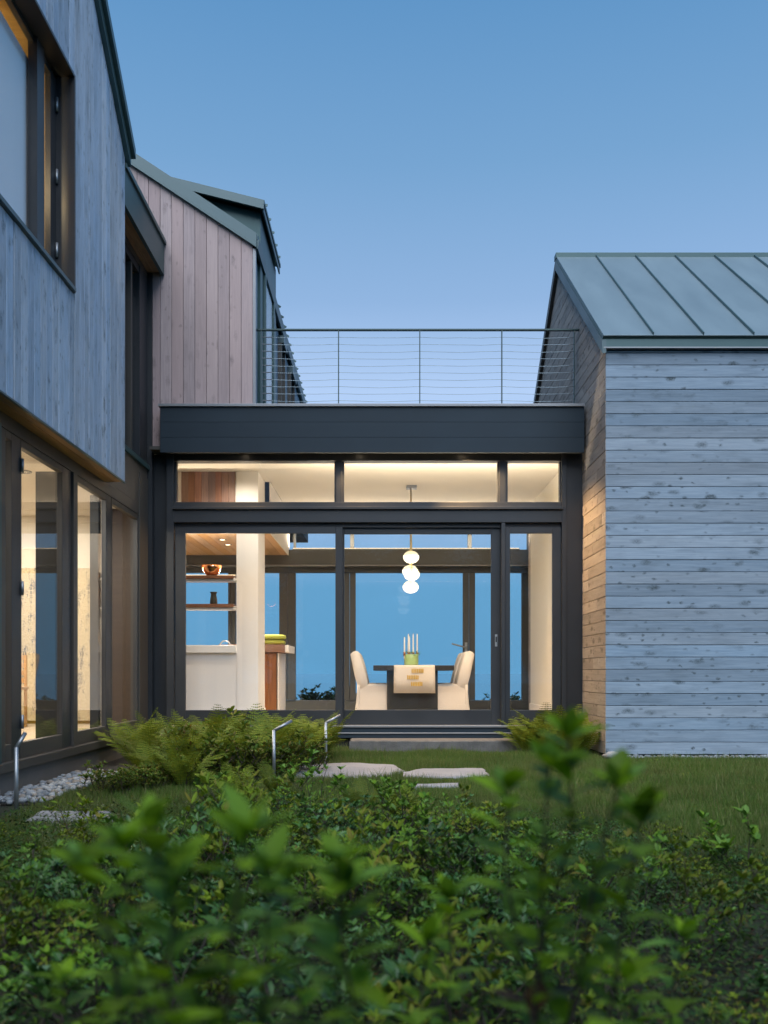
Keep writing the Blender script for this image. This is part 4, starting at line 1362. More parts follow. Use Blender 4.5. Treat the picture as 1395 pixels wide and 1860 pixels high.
# recessed ceiling lamps of the lounge
for (lx, ly) in ((-4.3, 10.6), (-4.3, 8.2), (-4.3, 5.8), (-6.3, 9.4), (-3.55, 9.2)):
    t = thing('ceiling_downlight', 'round recessed downlight in the lounge ceiling', 'light', (lx, ly, 2.61), 'lounge ceiling downlights')
    MB().lathe([(0.085, 0.006), (0.085, -0.004), (0.066, -0.006), (0.066, 0.004)], (lx, ly, 2.615), 20).build('trim_ring', M['flash'], t, True)
    L = bpy.data.lights.new('ceiling_downlight', 'AREA')
    L.shape = 'DISK'
    L.size = 0.12
    L.energy = 55
    L.color = (1.0, 0.89, 0.74)
    lo = bpy.data.objects.new('lamp', L)
    COL.objects.link(lo)
    lo.parent = t
    lo.location = (0, 0, -0.004)

# ================================================================== LEFT REAR WING
rw = thing('rear_gable_wing', 'rear wing with wide pinkish vertical boards and grey metal rake above the pavilion', 'house', (-3.4, 13.5, GZ))
YRW = 11.44
SRW = FPX / YRW
xr_w = px(459.5, SRW)
rake = lambda X: pz(428, SRW) + 0.66 * (px(467, SRW) - X)      # top line of the rake
rcore = MB().prism([(-6.0, 3.42), (xr_w - 0.02, 3.42), (xr_w - 0.02, rake(xr_w) - 0.2), (-6.0, rake(-6.0) - 0.2)], 'y', YRW + 0.001, 20.0).build('wall', M['core'], rw)
BP = 21.0 / SRW
x = xr_w
while x > px(226, SRW):
    xa, xb2 = x, x - BP
    zb0 = pz(823, SRW) if xb2 < px(289, SRW) else 3.79
    po = [(zb0, 0.002), (rake(xa) - 0.16, 0.002), (rake(xb2) - 0.16, BP - 0.002), (zb0, BP - 0.002)]
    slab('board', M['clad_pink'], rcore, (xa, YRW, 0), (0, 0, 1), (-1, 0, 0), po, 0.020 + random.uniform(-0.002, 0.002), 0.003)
    x -= BP
box('corner_trim', M['flash'], rw, xr_w + 0.001, xr_w + 0.035, YRW - 0.02, YRW + 0.06, 3.79, rake(xr_w) - 0.2)
# long side wall towards the terrace: boards run back
yy = YRW + 0.062
sw = node('side_wall', rw, (xr_w, 15, 3.8))
while yy < 20:
    slab('board', M['clad_blue'], sw, (xr_w - 0.02, yy, 0), (0, 1, 0), (0, 0, 1), [(0, 3.79), (0.137, 3.79), (0.137, 5.80), (0, 5.80)], 0.02 + random.uniform(-0.002, 0.002), 0.002)
    yy += 0.14
XEV = px(467, SRW)
rr = node('roof', rw, (-3, 15, 6))
MB().prism([(-6.0, rake(-6.0) - 0.17), (XEV, rake(XEV) - 0.17), (XEV, rake(XEV)), (-6.0, rake(-6.0))], 'y', YRW - 0.07, YRW - 0.025).build('rake_board', M['zinc_light'], rr)
MB().prism([(-6.0, rake(-6.0) - 0.06), (XEV + 0.01, rake(XEV) - 0.06), (XEV + 0.01, rake(XEV) + 0.012), (-6.0, rake(-6.0) + 0.012)], 'y', YRW - 0.024, 20.2).build('roof_plane', M['zinc_dark'], rr)
MB().prism([(XEV - 0.02, rake(XEV) - 0.17), (XEV + 0.012, rake(XEV) - 0.17), (XEV + 0.03, rake(XEV) - 0.061), (XEV - 0.02, rake(XEV) - 0.061)], 'y', YRW - 0.024, 20.2).build('eave_board', M['zinc_light'], rr)
yy = 13.7
cs_, sn_ = 1 / math.hypot(1, 0.66), 0.66 / math.hypot(1, 0.66)
while yy < 20.1:
    slab('seam', M['zinc_dark'], rr, (XEV + 0.03, yy, rake(XEV + 0.03) + 0.012), (-cs_, 0, sn_), (0, -1, 0), [(0, 0), (2.6, 0), (2.6, 0.012), (0, 0.012)], 0.030, 0.002)
    yy += 0.40
# shed dormer with terrace door
dm = node('dormer', rw, (-2.2, 12.7, 3.8))
XD = -1.565
YD0, YD1 = 11.86, 13.55
dz = lambda X: pz(362, 145) + 0.25 * (-1.5 - X)
MB().prism([(-4.0, 3.6), (XD, 3.6), (XD, dz(XD) - 0.12), (-4.0, dz(-4.0) - 0.12)], 'y', YD0, YD1).build('cheek_wall', M['teal'], dm)
MB().prism([(-4.0, dz(-4.0) - 0.13), (-1.505, dz(-1.505) - 0.13), (-1.505, dz(-1.505) - 0.02), (-4.0, dz(-4.0) - 0.02)], 'y', YD0 - 0.16, YD0 - 0.12).build('rake_board', M['zinc_light'], dm)
MB().prism([(-4.0, dz(-4.0) - 0.05), (-1.50, dz(-1.5) - 0.05), (-1.50, dz(-1.5)), (-4.0, dz(-4.0))], 'y', YD0 - 0.119, YD1 + 0.05).build('roof_plane', M['zinc_dark'], dm)
MB().prism([(-1.53, dz(-1.5) - 0.14), (-1.512, dz(-1.5) - 0.14), (-1.512, dz(-1.5) - 0.051), (-1.53, dz(-1.5) - 0.051)], 'y', YD0 - 0.119, YD1 + 0.05).build('eave_board', M['zinc_light'], dm)
for k in range(5):
    y2 = YD0 + 0.05 + k * 0.37
    slab('seam', M['zinc_dark'], dm, (-1.485, y2, dz(-1.485) + 0.001), (-0.970, 0, 0.2425), (0, -1, 0), [(0, 0), (1.8, 0), (1.8, 0.012), (0, 0.012)], 0.030, 0.002)
td = node('terrace_door', rw, (XD, 12.8, 3.8))
box('frame', M['zinc_dark'], td, XD + 0.001, XD + 0.03, 12.15, 12.23, 3.62, 5.9)
box('frame', M['zinc_dark'], td, XD + 0.001, XD + 0.03, 13.1, 13.18, 3.62, 5.9)
box('frame', M['zinc_dark'], td, XD + 0.001, XD + 0.03, 12.231, 13.099, 5.82, 5.9)
box('pane', M['glass'], td, XD + 0.004, XD + 0.012, 12.231, 13.099, 3.62, 5.82)
for (ya, yb_, zt_) in ((14.15, 14.6, 5.62), (15.55, 16.15, 5.62)):
    w2 = node('side_window', rw, (xr_w, (ya + yb_) / 2, 3.8))
    box('hood', M['zinc_light'], w2, xr_w + 0.001, xr_w + 0.09, ya - 0.03, yb_ + 0.03, zt_, zt_ + 0.11)
    box('pane', M['core'], w2, xr_w + 0.001, xr_w + 0.012, ya, yb_, 3.6, zt_ - 0.001)
    box('frame', M['brown_panel'], w2, xr_w + 0.001, xr_w + 0.06, ya - 0.04, ya - 0.001, 3.6, zt_ - 0.001)
    box('frame', M['brown_panel'], w2, xr_w + 0.001, xr_w + 0.06, yb_ + 0.001, yb_ + 0.04, 3.6, zt_ - 0.001)

# ================================================================== GROUND THINGS
# granite step below the doors
def rough_slab(name, poly, z0, z1, mat, jitter=0.01, seed=0, parent=None, ch=0.012):
    r = random.Random(seed)
    dense = []
    n = len(poly)
    for i2 in range(n):
        p, q = Vector(poly[i2]), Vector(poly[(i2 + 1) % n])
        k = max(1, int((q - p).length / 0.09))
        for t in range(k):
            dense.append(p + (q - p) * (t / k) + Vector((r.uniform(-1, 1), r.uniform(-1, 1))) * jitter)
    n = len(dense)
    c = sum(dense, Vector((0, 0))) / n
    mid = (z0 + z1) / 2
    rings = [([p for p in dense], z0), ([p + (p - c).normalized() * r.uniform(-jitter, jitter) for p in dense], mid), (dense, z1 - ch), ([p - (p - c).normalized() * ch * 1.3 for p in dense], z1)]
    vs, fs = [], []
    for ring, z in rings:
        vs += [(p.x, p.y, z) for p in ring]
    for l in range(3):
        fs += [(l * n + k, l * n + (k + 1) % n, (l + 1) * n + (k + 1) % n, (l + 1) * n + k) for k in range(n)]
    fs.append(tuple(range(3 * n, 4 * n)))
    return MB().add(vs, fs).build(name, mat, parent, base=True)


sx0, sx1 = px(636, 155), px(946, 155)
o = rough_slab('granite_step', [(sx0, Y1 - 0.47), (sx1, Y1 - 0.47), (sx1, Y1 + 0.01), (sx0, Y1 + 0.01)], GZ - 0.05, pz(1345, 155), M['granite'], 0.012, 1)
tag(o, 'long rough granite step below the sliding doors', 'step')
# flagstones: irregular outlines on the lawn (x,y in metres)
flags = [
    ([(440, 1411), (470, 1398), (540, 1389), (640, 1385), (716, 1389), (735, 1400), (706, 1409), (560, 1413)], 'broad pale flagstone beside the ferns, largest of the stepping stones'),
    ([(728, 1403), (765, 1396), (880, 1395), (892, 1408), (820, 1411), (735, 1410)], 'pale flagstone on the lawn next to the largest stepping stone'),
    ([(752, 1424), (835, 1422), (835, 1428), (752, 1429)], 'thin pale flagstone half sunk in the lawn'),
]
FLAG_POLYS = []
for k, (pp, lab) in enumerate(flags):
    po = []
    for (xx, yy) in pp:
        s = (yy - 1222) / (CAMZ - (GZ + 0.03))
        po.append((px(xx, s), py(s)))
    FLAG_POLYS.append(po)
    o = rough_slab('flagstone', po, GZ - 0.03, GZ + 0.032, M['stone'], 0.02, 10 + k)
    tag(o, lab, 'flagstone')
s1_, s2_ = (1471 - 1222) / 0.90, (1486 - 1222) / 0.90
po = [(px(50, s2_), py(s2_)), (px(205, s2_), py(s2_)), (px(200, s1_), py(s1_)), (px(70, s1_), py(s1_))]
FLAG_POLYS.append(po)
o = rough_slab('flagstone', po, GZ - 0.03, GZ + 0.035, M['stone'], 0.012, 31)
tag(o, 'long narrow stone slab in the grass by the glass door wall', 'flagstone')
o = rough_slab('stone_block', [(-2.9, 5.55), (px(47, 262), 5.60), (px(46, 243), 6.55), (-2.9, 6.55)], GZ - 0.03, pz(1428, 252), M['stone'], 0.006, 5, ch=0.01)
tag(o, 'square cut pale stone block step at the glass doors', 'step')
FLAG_POLYS.append([(-2.9, 5.5), (-2.4, 5.5), (-2.4, 6.6), (-2.9, 6.6)])

# pebble strips
ico = None


def pebble_mesh(seed):
    r = random.Random(seed)
    vs, fs = [], []
    rings, seg = 5, 8
    fx, fy, fz = r.uniform(0.8, 1.25), r.uniform(0.8, 1.2), r.uniform(0.5, 0.75)
    for i2 in range(1, rings):
        th = math.pi * i2 / rings
        for k in range(seg):
            a = 2 * math.pi * k / seg
            d = 1 + r.uniform(-0.10, 0.10)
            vs.append((fx * d * math.sin(th) * math.cos(a), fy * d * math.sin(th) * math.sin(a), fz * d * math.cos(th)))
    vs.append((0, 0, fz))
    vs.append((0, 0, -fz))
    for i2 in range(rings - 2):
        for k in range(seg):
            a, b3 = i2 * seg + k, i2 * seg + (k + 1) % seg
            fs.append((a, a + seg, b3 + seg, b3))
    top, bot = len(vs) - 2, len(vs) - 1
    for k in range(seg):
        fs.append((top, k, (k + 1) % seg))
        fs.append((bot, (rings - 2) * seg + (k + 1) % seg, (rings - 2) * seg + k))
    me = bpy.data.meshes.new('pebble')
    me.from_pydata(vs, [], fs)
    me.polygons.foreach_set('use_smooth', [True] * len(me.polygons))
    me.materials.append(M[('pebble', 'pebble2', 'pebble3', 'pebble')[seed % 4]])
    return me


PEB = [pebble_mesh(k) for k in range(12)]


def pebbles(bed, n, fx, rmin, rmax, seed):
    r = random.Random(seed)
    placed = []
    tries = 0
    while len(placed) < n and tries < n * 30:
        tries += 1
        x, y = fx(r)
        rad = r.uniform(rmin, rmax)
        if any((x - a) ** 2 + (y - b3) ** 2 < ((rad + c) * 0.80) ** 2 for a, b3, c in placed):
            continue
        placed.append((x, y, rad))
        o = bpy.data.objects.new('pebble', PEB[r.randrange(12)])
        COL.objects.link(o)
        o.parent = bed
        o.location = Vector((x, y, GZ + 0.014 + rad * 0.42)) - wloc(bed)
        o.scale = (rad, rad, rad)
        o.rotation_euler = (r.uniform(-0.3, 0.3), r.uniform(-0.3, 0.3), r.uniform(0, 6.28))


b1 = struct(box('pebble_bed', M['soil'], None, XR - 0.05, 8, YF - 0.17, YF + 0.06, GZ - 0.02, GZ + 0.012))
pebbles(b1, 230, lambda r: (r.uniform(XR - 0.02, 4.4), r.uniform(YF - 0.17, YF + 0.02)), 0.014, 0.036, 1)
b2_ = struct(box('pebble_bed', M['soil'], None, XG + 0.012, -2.40, 6.6, 10.6, GZ - 0.02, GZ + 0.012))
pebbles(b2_, 290, lambda r: (r.uniform(XG + 0.04, -2.42), r.triangular(6.6, 8.8, 6.8)), 0.016, 0.036, 2)
o = bpy.data.objects.new('boulder', PEB[0])
COL.objects.link(o)
o.location = (px(1112, 168), py(168) - 0.02, GZ + 0.045)
o.scale = (0.075, 0.07, 0.085)
tag(o, 'smooth white round stone at the corner of the boarded wing', 'stone')
for k, (xx, yy, sc_) in enumerate(((455, 1413, 0.09), (480, 1418, 0.07), (508, 1408, 0.06))):
    s = (yy - 1222) / 0.94
    o = bpy.data.objects.new('boulder', PEB[4 + 4 * (k % 2)])
    COL.objects.link(o)
    o.location = (px(xx, s), py(s), GZ + 0.02)
    o.scale = (sc_ * 1.3, sc_, sc_ * 0.7)
    tag(o, 'small pale rock at the edge of the fern bed', 'stone', 'pale rocks by the fern bed')


# bent path lights
def path_light(x, y, ztop_, head, label):
    t = thing('path_light', label, 'path light', (x, y, GZ), None)
    hx_, hy_, hz_ = head
    MB().tube([(x, y, GZ - 0.03), (x, y, ztop_)], 0.0145, 12).build('post', M['steel'], t, True)
    MB().tube([(x, y, ztop_ - 0.006), (x + hx_, y + hy_, ztop_ + hz_)], 0.014, 12).build('head', M['steel'], t, True)
    MB().tube([(x, y, GZ + 0.005), (x, y, GZ + 0.02)], 0.045, 16).build('base_plate', M['steel'], t, True)


for (bx_, yb_, ytop, hx2, hy2, lab) in ((29.5, 1484, 1357, 46, 1331, 'bent steel path light beside the pale stone block step'),
                                        (497.5, 1425, 1326, 530, 1309, 'bent steel path light at the edge of the fern bed near the largest flagstone'),
                                        (592, 1395, 1312, 618, 1299, 'bent steel path light behind the spindly shrub, close to the granite step')):
    s = (yb_ - 1222) / 0.94
    x, y, z = px(bx_, s), py(s), pz(ytop, s)
    dy = 0.06
    sh = FPX / (y + dy)
    path_light(x, y, z, (px(hx2, sh) - x, dy, pz(hy2, sh) - z), lab)


# ================================================================== VEGETATION
def np_mesh(name, V, F4=None, F3=None, mat=None):
    """fast mesh from numpy verts and equal-size faces"""
    me = bpy.data.meshes.new(name)
    F = F4 if F4 is not None else F3
    k = F.shape[1]
    me.vertices.add(len(V))
    me.vertices.foreach_set('co', V.astype(np.float32).ravel())
    me.loops.add(F.size)
    me.loops.foreach_set('vertex_index', F.astype(np.int32).ravel())
    me.polygons.add(len(F))
    me.polygons.foreach_set('loop_start', np.arange(0, F.size, k, dtype=np.int32))
    me.update(calc_edges=True)
    if mat:
        me.materials.append(mat)
    return me


def mesh_obj(name, mb, mat, smooth=False):
    me = bpy.data.meshes.new(name)
    me.from_pydata([tuple(p) for p in mb.v], [], mb.f)
    me.materials.append(mat)
    if smooth:
        me.polygons.foreach_set('use_smooth', [True] * len(me.polygons))
    return me


def in_poly(x, y, poly):
    c = False
    n = len(poly)
    for i2 in range(n):
        x0, y0 = poly[i2]
        x1, y1 = poly[(i2 + 1) % n]
        if (y0 > y) != (y1 > y) and x < (x1 - x0) * (y - y0) / (y1 - y0) + x0:
            c = not c
    return c


# ---- lawn blades
rng = np.random.default_rng(5)
def lawn(n, x0, x1, y0, y1):
    X = rng.uniform(x0, x1, n)
    Y = rng.uniform(y0, y1, n)
    keep = (np.abs(X) < 0.60 * Y + 0.5) & ~((X < -2.39) & (Y > 6.55)) & ~((X > XR - 0.06) & (Y > YF - 0.20)) & (Y < Y1 - 0.02)
    keep &= ~((X > sx0) & (X < sx1) & (Y > Y1 - 0.48))
    for po in FLAG_POLYS:
        a = np.array(po)
        lo, hi = a.min(0), a.max(0)
        idx = np.where((X > lo[0]) & (X < hi[0]) & (Y > lo[1]) & (Y < hi[1]) & keep)[0]
        for i2 in idx:
            if in_poly(X[i2], Y[i2], po):
                keep[i2] = False
    return X[keep], Y[keep]


X, Y = lawn(640000, -3.0, 7.0, 3.8, 11.45)
# clumpy height
h = 0.032 + 0.024 * (np.sin(X * 5.1 + 2 * np.sin(Y * 3.3)) * np.sin(Y * 4.7 + X)) + rng.uniform(0, 0.028, len(X))
h = np.clip(h, 0.016, None) * np.where(rng.random(len(X)) < 0.10, rng.uniform(1.3, 2.1, len(X)), 1.0)
ang = rng.uniform(0, 2 * np.pi, len(X))
ln = rng.uniform(0.0, 0.7, len(X)) * h
la = rng.uniform(0, 2 * np.pi, len(X))
wd = rng.uniform(0.0018, 0.0040, len(X))
Vn = np.zeros((len(X), 3, 3))
Vn[:, 0] = np.stack([X - wd * np.cos(ang), Y - wd * np.sin(ang), np.full_like(X, GZ - 0.002)], 1)
Vn[:, 1] = np.stack([X + wd * np.cos(ang), Y + wd * np.sin(ang), np.full_like(X, GZ - 0.002)], 1)
Vn[:, 2] = np.stack([X + ln * np.cos(la), Y + ln * np.sin(la), GZ + h], 1)
me = np_mesh('lawn_grass', Vn.reshape(-1, 3), F3=np.arange(len(X) * 3).reshape(-1, 3), mat=M['grass'])
lg = bpy.data.objects.new('lawn_grass', me)
COL.objects.link(lg)
lg['kind'] = 'stuff'
tag(lg, 'short green lawn grass between the pavilion and the shrubs', 'grass')


# ---- shrub meshes
def shrub_meshes(seed, n_stem, height, spread, leaf, density, mat_leaf, rich=False):
    r = random.Random(seed)
    st, lv = MB(), MB()
    up = Vector((0, 0, 1))

    def add_leaf(p, d, k=1.0):
        L = leaf * r.uniform(0.65, 1.2) * k
        lv.add(*leaf_geo(p, d, up + Vector((r.uniform(-.5, .5), r.uniform(-.5, .5), 0)), L, L * r.uniform(0.34, 0.48), r.uniform(0.1, 0.5), r.uniform(-0.05, 0.35), rich))

    def twig(p, d, L, rad, lvl):
        n = 5
        pts = [p]
        q = p.copy()
        dd = d.normalized()
        for i2 in range(n):
            dd = (dd + Vector((r.uniform(-.28, .28), r.uniform(-.28, .28), r.uniform(-.10, .25)))).normalized()
            q = q + dd * (L / n)
            pts.append(q.copy())
        st.tube(pts, [rad * (1 - 0.12 * i2) for i2 in range(n + 1)], 4, False)
        tot = density * (1.0 if lvl else 0.7)
        nl = int(L / leaf * 2.6 * tot)
        for k in range(nl):
            t = r.uniform(0.35 if lvl == 0 else 0.15, 1.0)
            f = t * n
            i2 = min(int(f), n - 1)
            pp = pts[i2].lerp(pts[i2 + 1], f - i2)
            a = r.uniform(0, 6.28)
            dl = Vector((math.cos(a), math.sin(a), r.uniform(0.1, 1.4)))
            add_leaf(pp, dl)
        for k in range(int(5 * density) + 2):
            a = 6.28 * k / 6 + r.uniform(-.4, .4)
            add_leaf(pts[-1], Vector((math.cos(a) * 0.8, math.sin(a) * 0.8, r.uniform(0.25, 1.2))), 1.1)
        if lvl < 2:
            for k in range(r.choice((2, 3, 3)) if lvl == 0 else r.choice((1, 2))):
                f = r.uniform(0.35, 0.95) * n
                i2 = min(int(f), n - 1)
                pp = pts[i2].lerp(pts[i2 + 1], f - i2)
                a = r.uniform(0, 6.28)
                twig(pp, dd * 0.6 + Vector((math.cos(a), math.sin(a), r.uniform(0.1, 0.7))), L * r.uniform(0.35, 0.6), rad * 0.6, lvl + 1)

    for k in range(n_stem):
        a = 6.28 * k / n_stem + r.uniform(-.5, .5)
        d = Vector((math.cos(a) * spread, math.sin(a) * spread, 1.0)) * 1.0
        p = Vector((math.cos(a) * 0.03, math.sin(a) * 0.03, -0.02))
        twig(p, d, height * r.uniform(0.7, 1.1), 0.0042, 0)
    return mesh_obj('stem', st, M['bark']), mesh_obj('foliage', lv, mat_leaf)


def plant_from(name, parts, label, cat, loc, rz, s, group=None, szz=1.0):
    t = thing(name, label, cat, loc, group)
    for (nm, me) in parts:
        o = bpy.data.objects.new(nm, me)
        COL.objects.link(o)
        o.parent = t
        if nm == 'foliage' or nm == 'fronds':
            o['kind'] = 'stuff'
    t.rotation_euler = (0, 0, rz)
    t.scale = (s, s, s * szz)
    return t


LOW = []
for k in range(6):
    a, b3 = shrub_meshes(100 + k, 6, 0.19 + 0.035 * (k % 3), 0.6, 0.023 + 0.006 * (k % 3), 0.46, M[('blue_leaf', 'blue_leaf2', 'blue_leaf3')[(k * 2 + k // 3) % 3]])
    LOW.append((('stem', a), ('foliage', b3)))
r = random.Random(21)
cnt = 0
pts_s = []
tries = 0
while cnt < 298 and tries < 20000:
    tries += 1
    Yv = r.uniform(1.9, 6.6)
    Xv = r.uniform(-0.47 * Yv - 0.15, 0.47 * Yv + 0.15)
    # outline of the shrub bed: nearer on the right and at far left
    lim = 5.95 - 0.4 * math.sin(Xv * 1.7 + 0.6) if Xv < 0.6 else 6.0 - (Xv - 0.6) * 1.35
    if Xv < -1.0:
        lim = 5.0 + 0.15 * math.sin(Xv * 5)
    if Yv > lim:
        continue
    mind = (0.25 if Yv < 3.0 else 0.19) - 0.004 * Yv
    if any((Xv - a) ** 2 + (Yv - b3) ** 2 < mind * mind for a, b3 in pts_s):
        continue
    pts_s.append((Xv, Yv))
    sc_ = r.uniform(0.65, 1.2) * (1.0 if Yv < lim - 0.6 else 0.68)
    if Xv > 0.6:
        sc_ *= 0.72 if Yv < 3.2 else 0.55
    if Xv < -0.9 and Yv > 3.6:
        sc_ *= 0.62
    if r.random() < 0.12:
        sc_ *= 1.35
    if Yv > lim - 0.7:
        lab, grp = [('low green shrub at the bed edge beside the narrow stone slab', 'low shrubs by the stone slab'), ('low green shrub at the bed edge facing the flagstones', 'low shrubs facing the flagstones'), ('low green shrub at the bed edge facing the open lawn and boarded wing', 'low shrubs facing the lawn')][0 if Xv < -1.0 else (1 if Xv < 0.6 else 2)]
    elif Yv > 3.4:
        lab, grp = [('low green shrub inside the bed behind the broad leafy shrub', 'low shrubs behind the broad shrub'), ('low green shrub inside the bed behind the compact tufted shrub', 'low shrubs behind the compact shrub'), ('low green shrub inside the bed behind the tall blurred sprig', 'low shrubs behind the tall sprig')][0 if Xv < -0.12 * Yv else (1 if Xv < 0.1 * Yv else 2)]
    else:
        lab, grp = [('dim low shrub on dark soil around the broad leafy shrub', 'dim shrubs around the broad shrub'), ('dim low shrub on dark soil around the compact tufted shrub', 'dim shrubs around the compact shrub'), ('dim low shrub on dark soil around the tall blurred sprig', 'dim shrubs around the tall sprig')][0 if Xv < -0.12 * Yv else (1 if Xv < 0.1 * Yv else 2)]
    plant_from('low_shrub', LOW[r.randrange(6)], lab, 'shrub', (Xv, Yv, GZ), r.uniform(0, 6.28), sc_, grp, r.uniform(0.85, 1.2))
    cnt += 1

# ground cover between the shrubs: tiny leaves near the soil, litter
n = 60000
Yg = rng.uniform(1.6, 6.5, n)
Xg = rng.uniform(-0.5, 0.5, n) * Yg
limg = np.where(Xg < 0.9, 6.0 - 0.5 * np.sin(Xg * 1.7 + 0.6), 6.0 - (Xg - 0.9) * 1.5)
k_ = Yg < limg
Xg, Yg = Xg[k_], Yg[k_]
n = len(Xg)
zg = GZ + rng.uniform(0.005, 0.10, n) ** 1.0
a = rng.uniform(0, 2 * np.pi, n)
L = rng.uniform(0.012, 0.03, n)
t = rng.uniform(-0.2, 0.8, n)
d = np.stack([np.cos(a), np.sin(a), t], 1)
s_ = np.stack([-np.sin(a), np.cos(a), rng.uniform(-0.4, 0.4, n)], 1)
B = np.stack([Xg, Yg, zg], 1)
Vn = np.stack([B, B + d * (L * 0.5)[:, None] + s_ * (L * 0.27)[:, None], B + d * L[:, None], B + d * (L * 0.5)[:, None] - s_ * (L * 0.27)[:, None]], 1)
me = np_mesh('ground_cover', Vn.reshape(-1, 3), F4=np.arange(n * 4).reshape(-1, 4), mat=M['cover'])
gc = bpy.data.objects.new('ground_cover', me)
COL.objects.link(gc)
gc['kind'] = 'stuff'
tag(gc, 'tiny leaved ground cover under the foreground shrubs', 'ground cover')


# fallen leaves and twigs on the soil
n = 9000
Yl = rng.uniform(1.5, 6.2, n)
Xl = rng.uniform(-0.5, 0.5, n) * Yl
a = rng.uniform(0, 2 * np.pi, n)
tw_ = rng.random(n) < 0.35
L = np.where(tw_, rng.uniform(0.04, 0.16, n), rng.uniform(0.015, 0.04, n))
W_ = np.where(tw_, 0.0035, L * 0.45)
d = np.stack([np.cos(a), np.sin(a), rng.uniform(-0.05, 0.25, n)], 1)
s_ = np.stack([-np.sin(a), np.cos(a), rng.uniform(-0.3, 0.3, n)], 1)
B = np.stack([Xl, Yl, GZ + rng.uniform(0.004, 0.03, n)], 1)
Vn = np.stack([B, B + d * (L * 0.5)[:, None] + s_ * (W_ * 0.5)[:, None], B + d * L[:, None], B + d * (L * 0.5)[:, None] - s_ * (W_ * 0.5)[:, None]], 1)
me = np_mesh('leaf_litter', Vn.reshape(-1, 3), F4=np.arange(n * 4).reshape(-1, 4), mat=M['brown_leaf'])
lt = bpy.data.objects.new('leaf_litter', me)
COL.objects.link(lt)
lt['kind'] = 'stuff'
tag(lt, 'brown fallen leaves and twigs on the soil of the shrub bed', 'leaf litter')


# ---- ferns
def fern_mesh(seed, n_frond, L0, lean):
    r = random.Random(seed)
    fr_, st = MB(), MB()
    for f in range(n_frond):
        a = 6.28 * f / n_frond + r.uniform(-0.4, 0.4)
        L = L0 * r.uniform(0.7, 1.15)
        el_ = r.uniform(0.95, 1.5)
        out = Vector((math.cos(a), math.sin(a), 0))
        pts = []
        p = out * r.uniform(0.0, 0.06)
        n = 22
        ben = r.uniform(0.5, 1.2) * lean
        for i2 in range(n + 1):
            t = i2 / n
            e = el_ - ben * t ** 1.6
            d = out * math.cos(e) + Vector((0, 0, math.sin(e)))
            pts.append(p.copy())
            p = p + d * (L / n)
        st.tube(pts[::3] + [pts[-1]], [0.003 * (1 - 0.8 * k / 8) for k in range(len(pts[::3]) + 1)], 3, False)
        for i2 in range(4, n):
            t = i2 / n
            w = L * 0.24 * math.sin(math.pi * min(1, (t - 0.10) / 0.95)) ** 0.8 * (1.12 - 0.55 * t)
            if w < 0.004:
                continue
            d = (pts[i2 + 1] - pts[i2]).normalized()
            side = d.cross(Vector((0, 0, 1)))
            side = side.normalized() if side.length > 1e-3 else Vector((-math.sin(a), math.cos(a), 0))
            nr = side.cross(d)
            for sg in (-1, 1):
                ax = (side * sg + d * 0.35 - nr * r.uniform(0.0, 0.35)).normalized()
                lobes = max(2, int(w / 0.016))
                for q in range(lobes):
                    u0, u1 = q / lobes, (q + 1) / lobes
                    ww = w * 0.17 * (1 - 0.75 * u0) + 0.002
                    b0 = pts[i2] + ax * (w * u0)
                    b1 = pts[i2] + ax * (w * u1)
                    for sg2 in (-1, 1):
                        tip = b0.lerp(b1, 0.75) + d * (sg2 * ww)
                        fr_.add([b0, b1, tip], [(0, 1, 2)])
    return mesh_obj('stalks', st, M['fern_leaf']), mesh_obj('fronds', fr_, M['fern_leaf'])


FERN = []
for k in range(5):
    a, b3 = fern_mesh(300 + k, 11 + k % 3, 0.62, 1.0 + 0.15 * (k % 2))
    FERN.append((('stalk', a), ('fronds', b3)))
r = random.Random(11)
fpts = []
tries = 0
while len(fpts) < 40 and tries < 4000:
    tries += 1
    Yv = r.uniform(7.45, 10.95)
    Xv = r.uniform(-2.55, -0.55)
    xr_lim = -0.95 + 0.40 * (Yv - 9.0) if Yv < 9.8 else -0.62
    if Xv > min(xr_lim, -0.55) or Xv < -2.5 + max(0, (9.2 - Yv)) * 0.42:
        continue
    if any((Xv - a) ** 2 + (Yv - b3) ** 2 < 0.26 ** 2 for a, b3 in fpts):
        continue
    fpts.append((Xv, Yv))
    lab, grp = ('yellow green fern growing against the pavilion sill', 'ferns against the pavilion') if Yv > 10.0 else (('yellow green fern growing close to the tall glass doors', 'ferns close to the glass doors') if Xv < -1.75 else ('yellow green fern in the bed near the bent path light', 'ferns near the path light'))
    plant_from('fern', FERN[r.randrange(5)], lab, 'fern', (Xv, Yv, GZ), r.uniform(0, 6.28), r.uniform(0.75, 1.05) * (0.82 if Yv < 8.1 else 1.0), grp)
for (Xv, Yv, s) in ((1.72, 10.95, 0.95), (2.0, 10.7, 1.05), (2.2, 10.95, 1.05), (2.22, 10.5, 0.85), (1.62, 10.75, 0.7), (1.95, 11.1, 1.05), (2.08, 10.4, 0.7), (1.85, 10.55, 0.8)):
    plant_from('fern', FERN[r.randrange(5)], 'green fern growing where the pavilion meets the boarded gable', 'fern', (Xv, Yv, GZ), r.uniform(0, 6.28), s, 'ferns of the right corner')
for (Xv, Yv, s) in ((-0.45, 4.9, 0.42), (0.1, 5.6, 0.5), (-0.15, 6.2, 0.45), (-2.3, 4.9, 0.55), (-1.05, 6.6, 0.55), (-0.8, 6.9, 0.5)):
    plant_from('fern', FERN[r.randrange(5)], 'small single fern among the low shrubs', 'fern', (Xv, Yv, GZ), r.uniform(0, 6.28), s, 'small ferns among the shrubs')

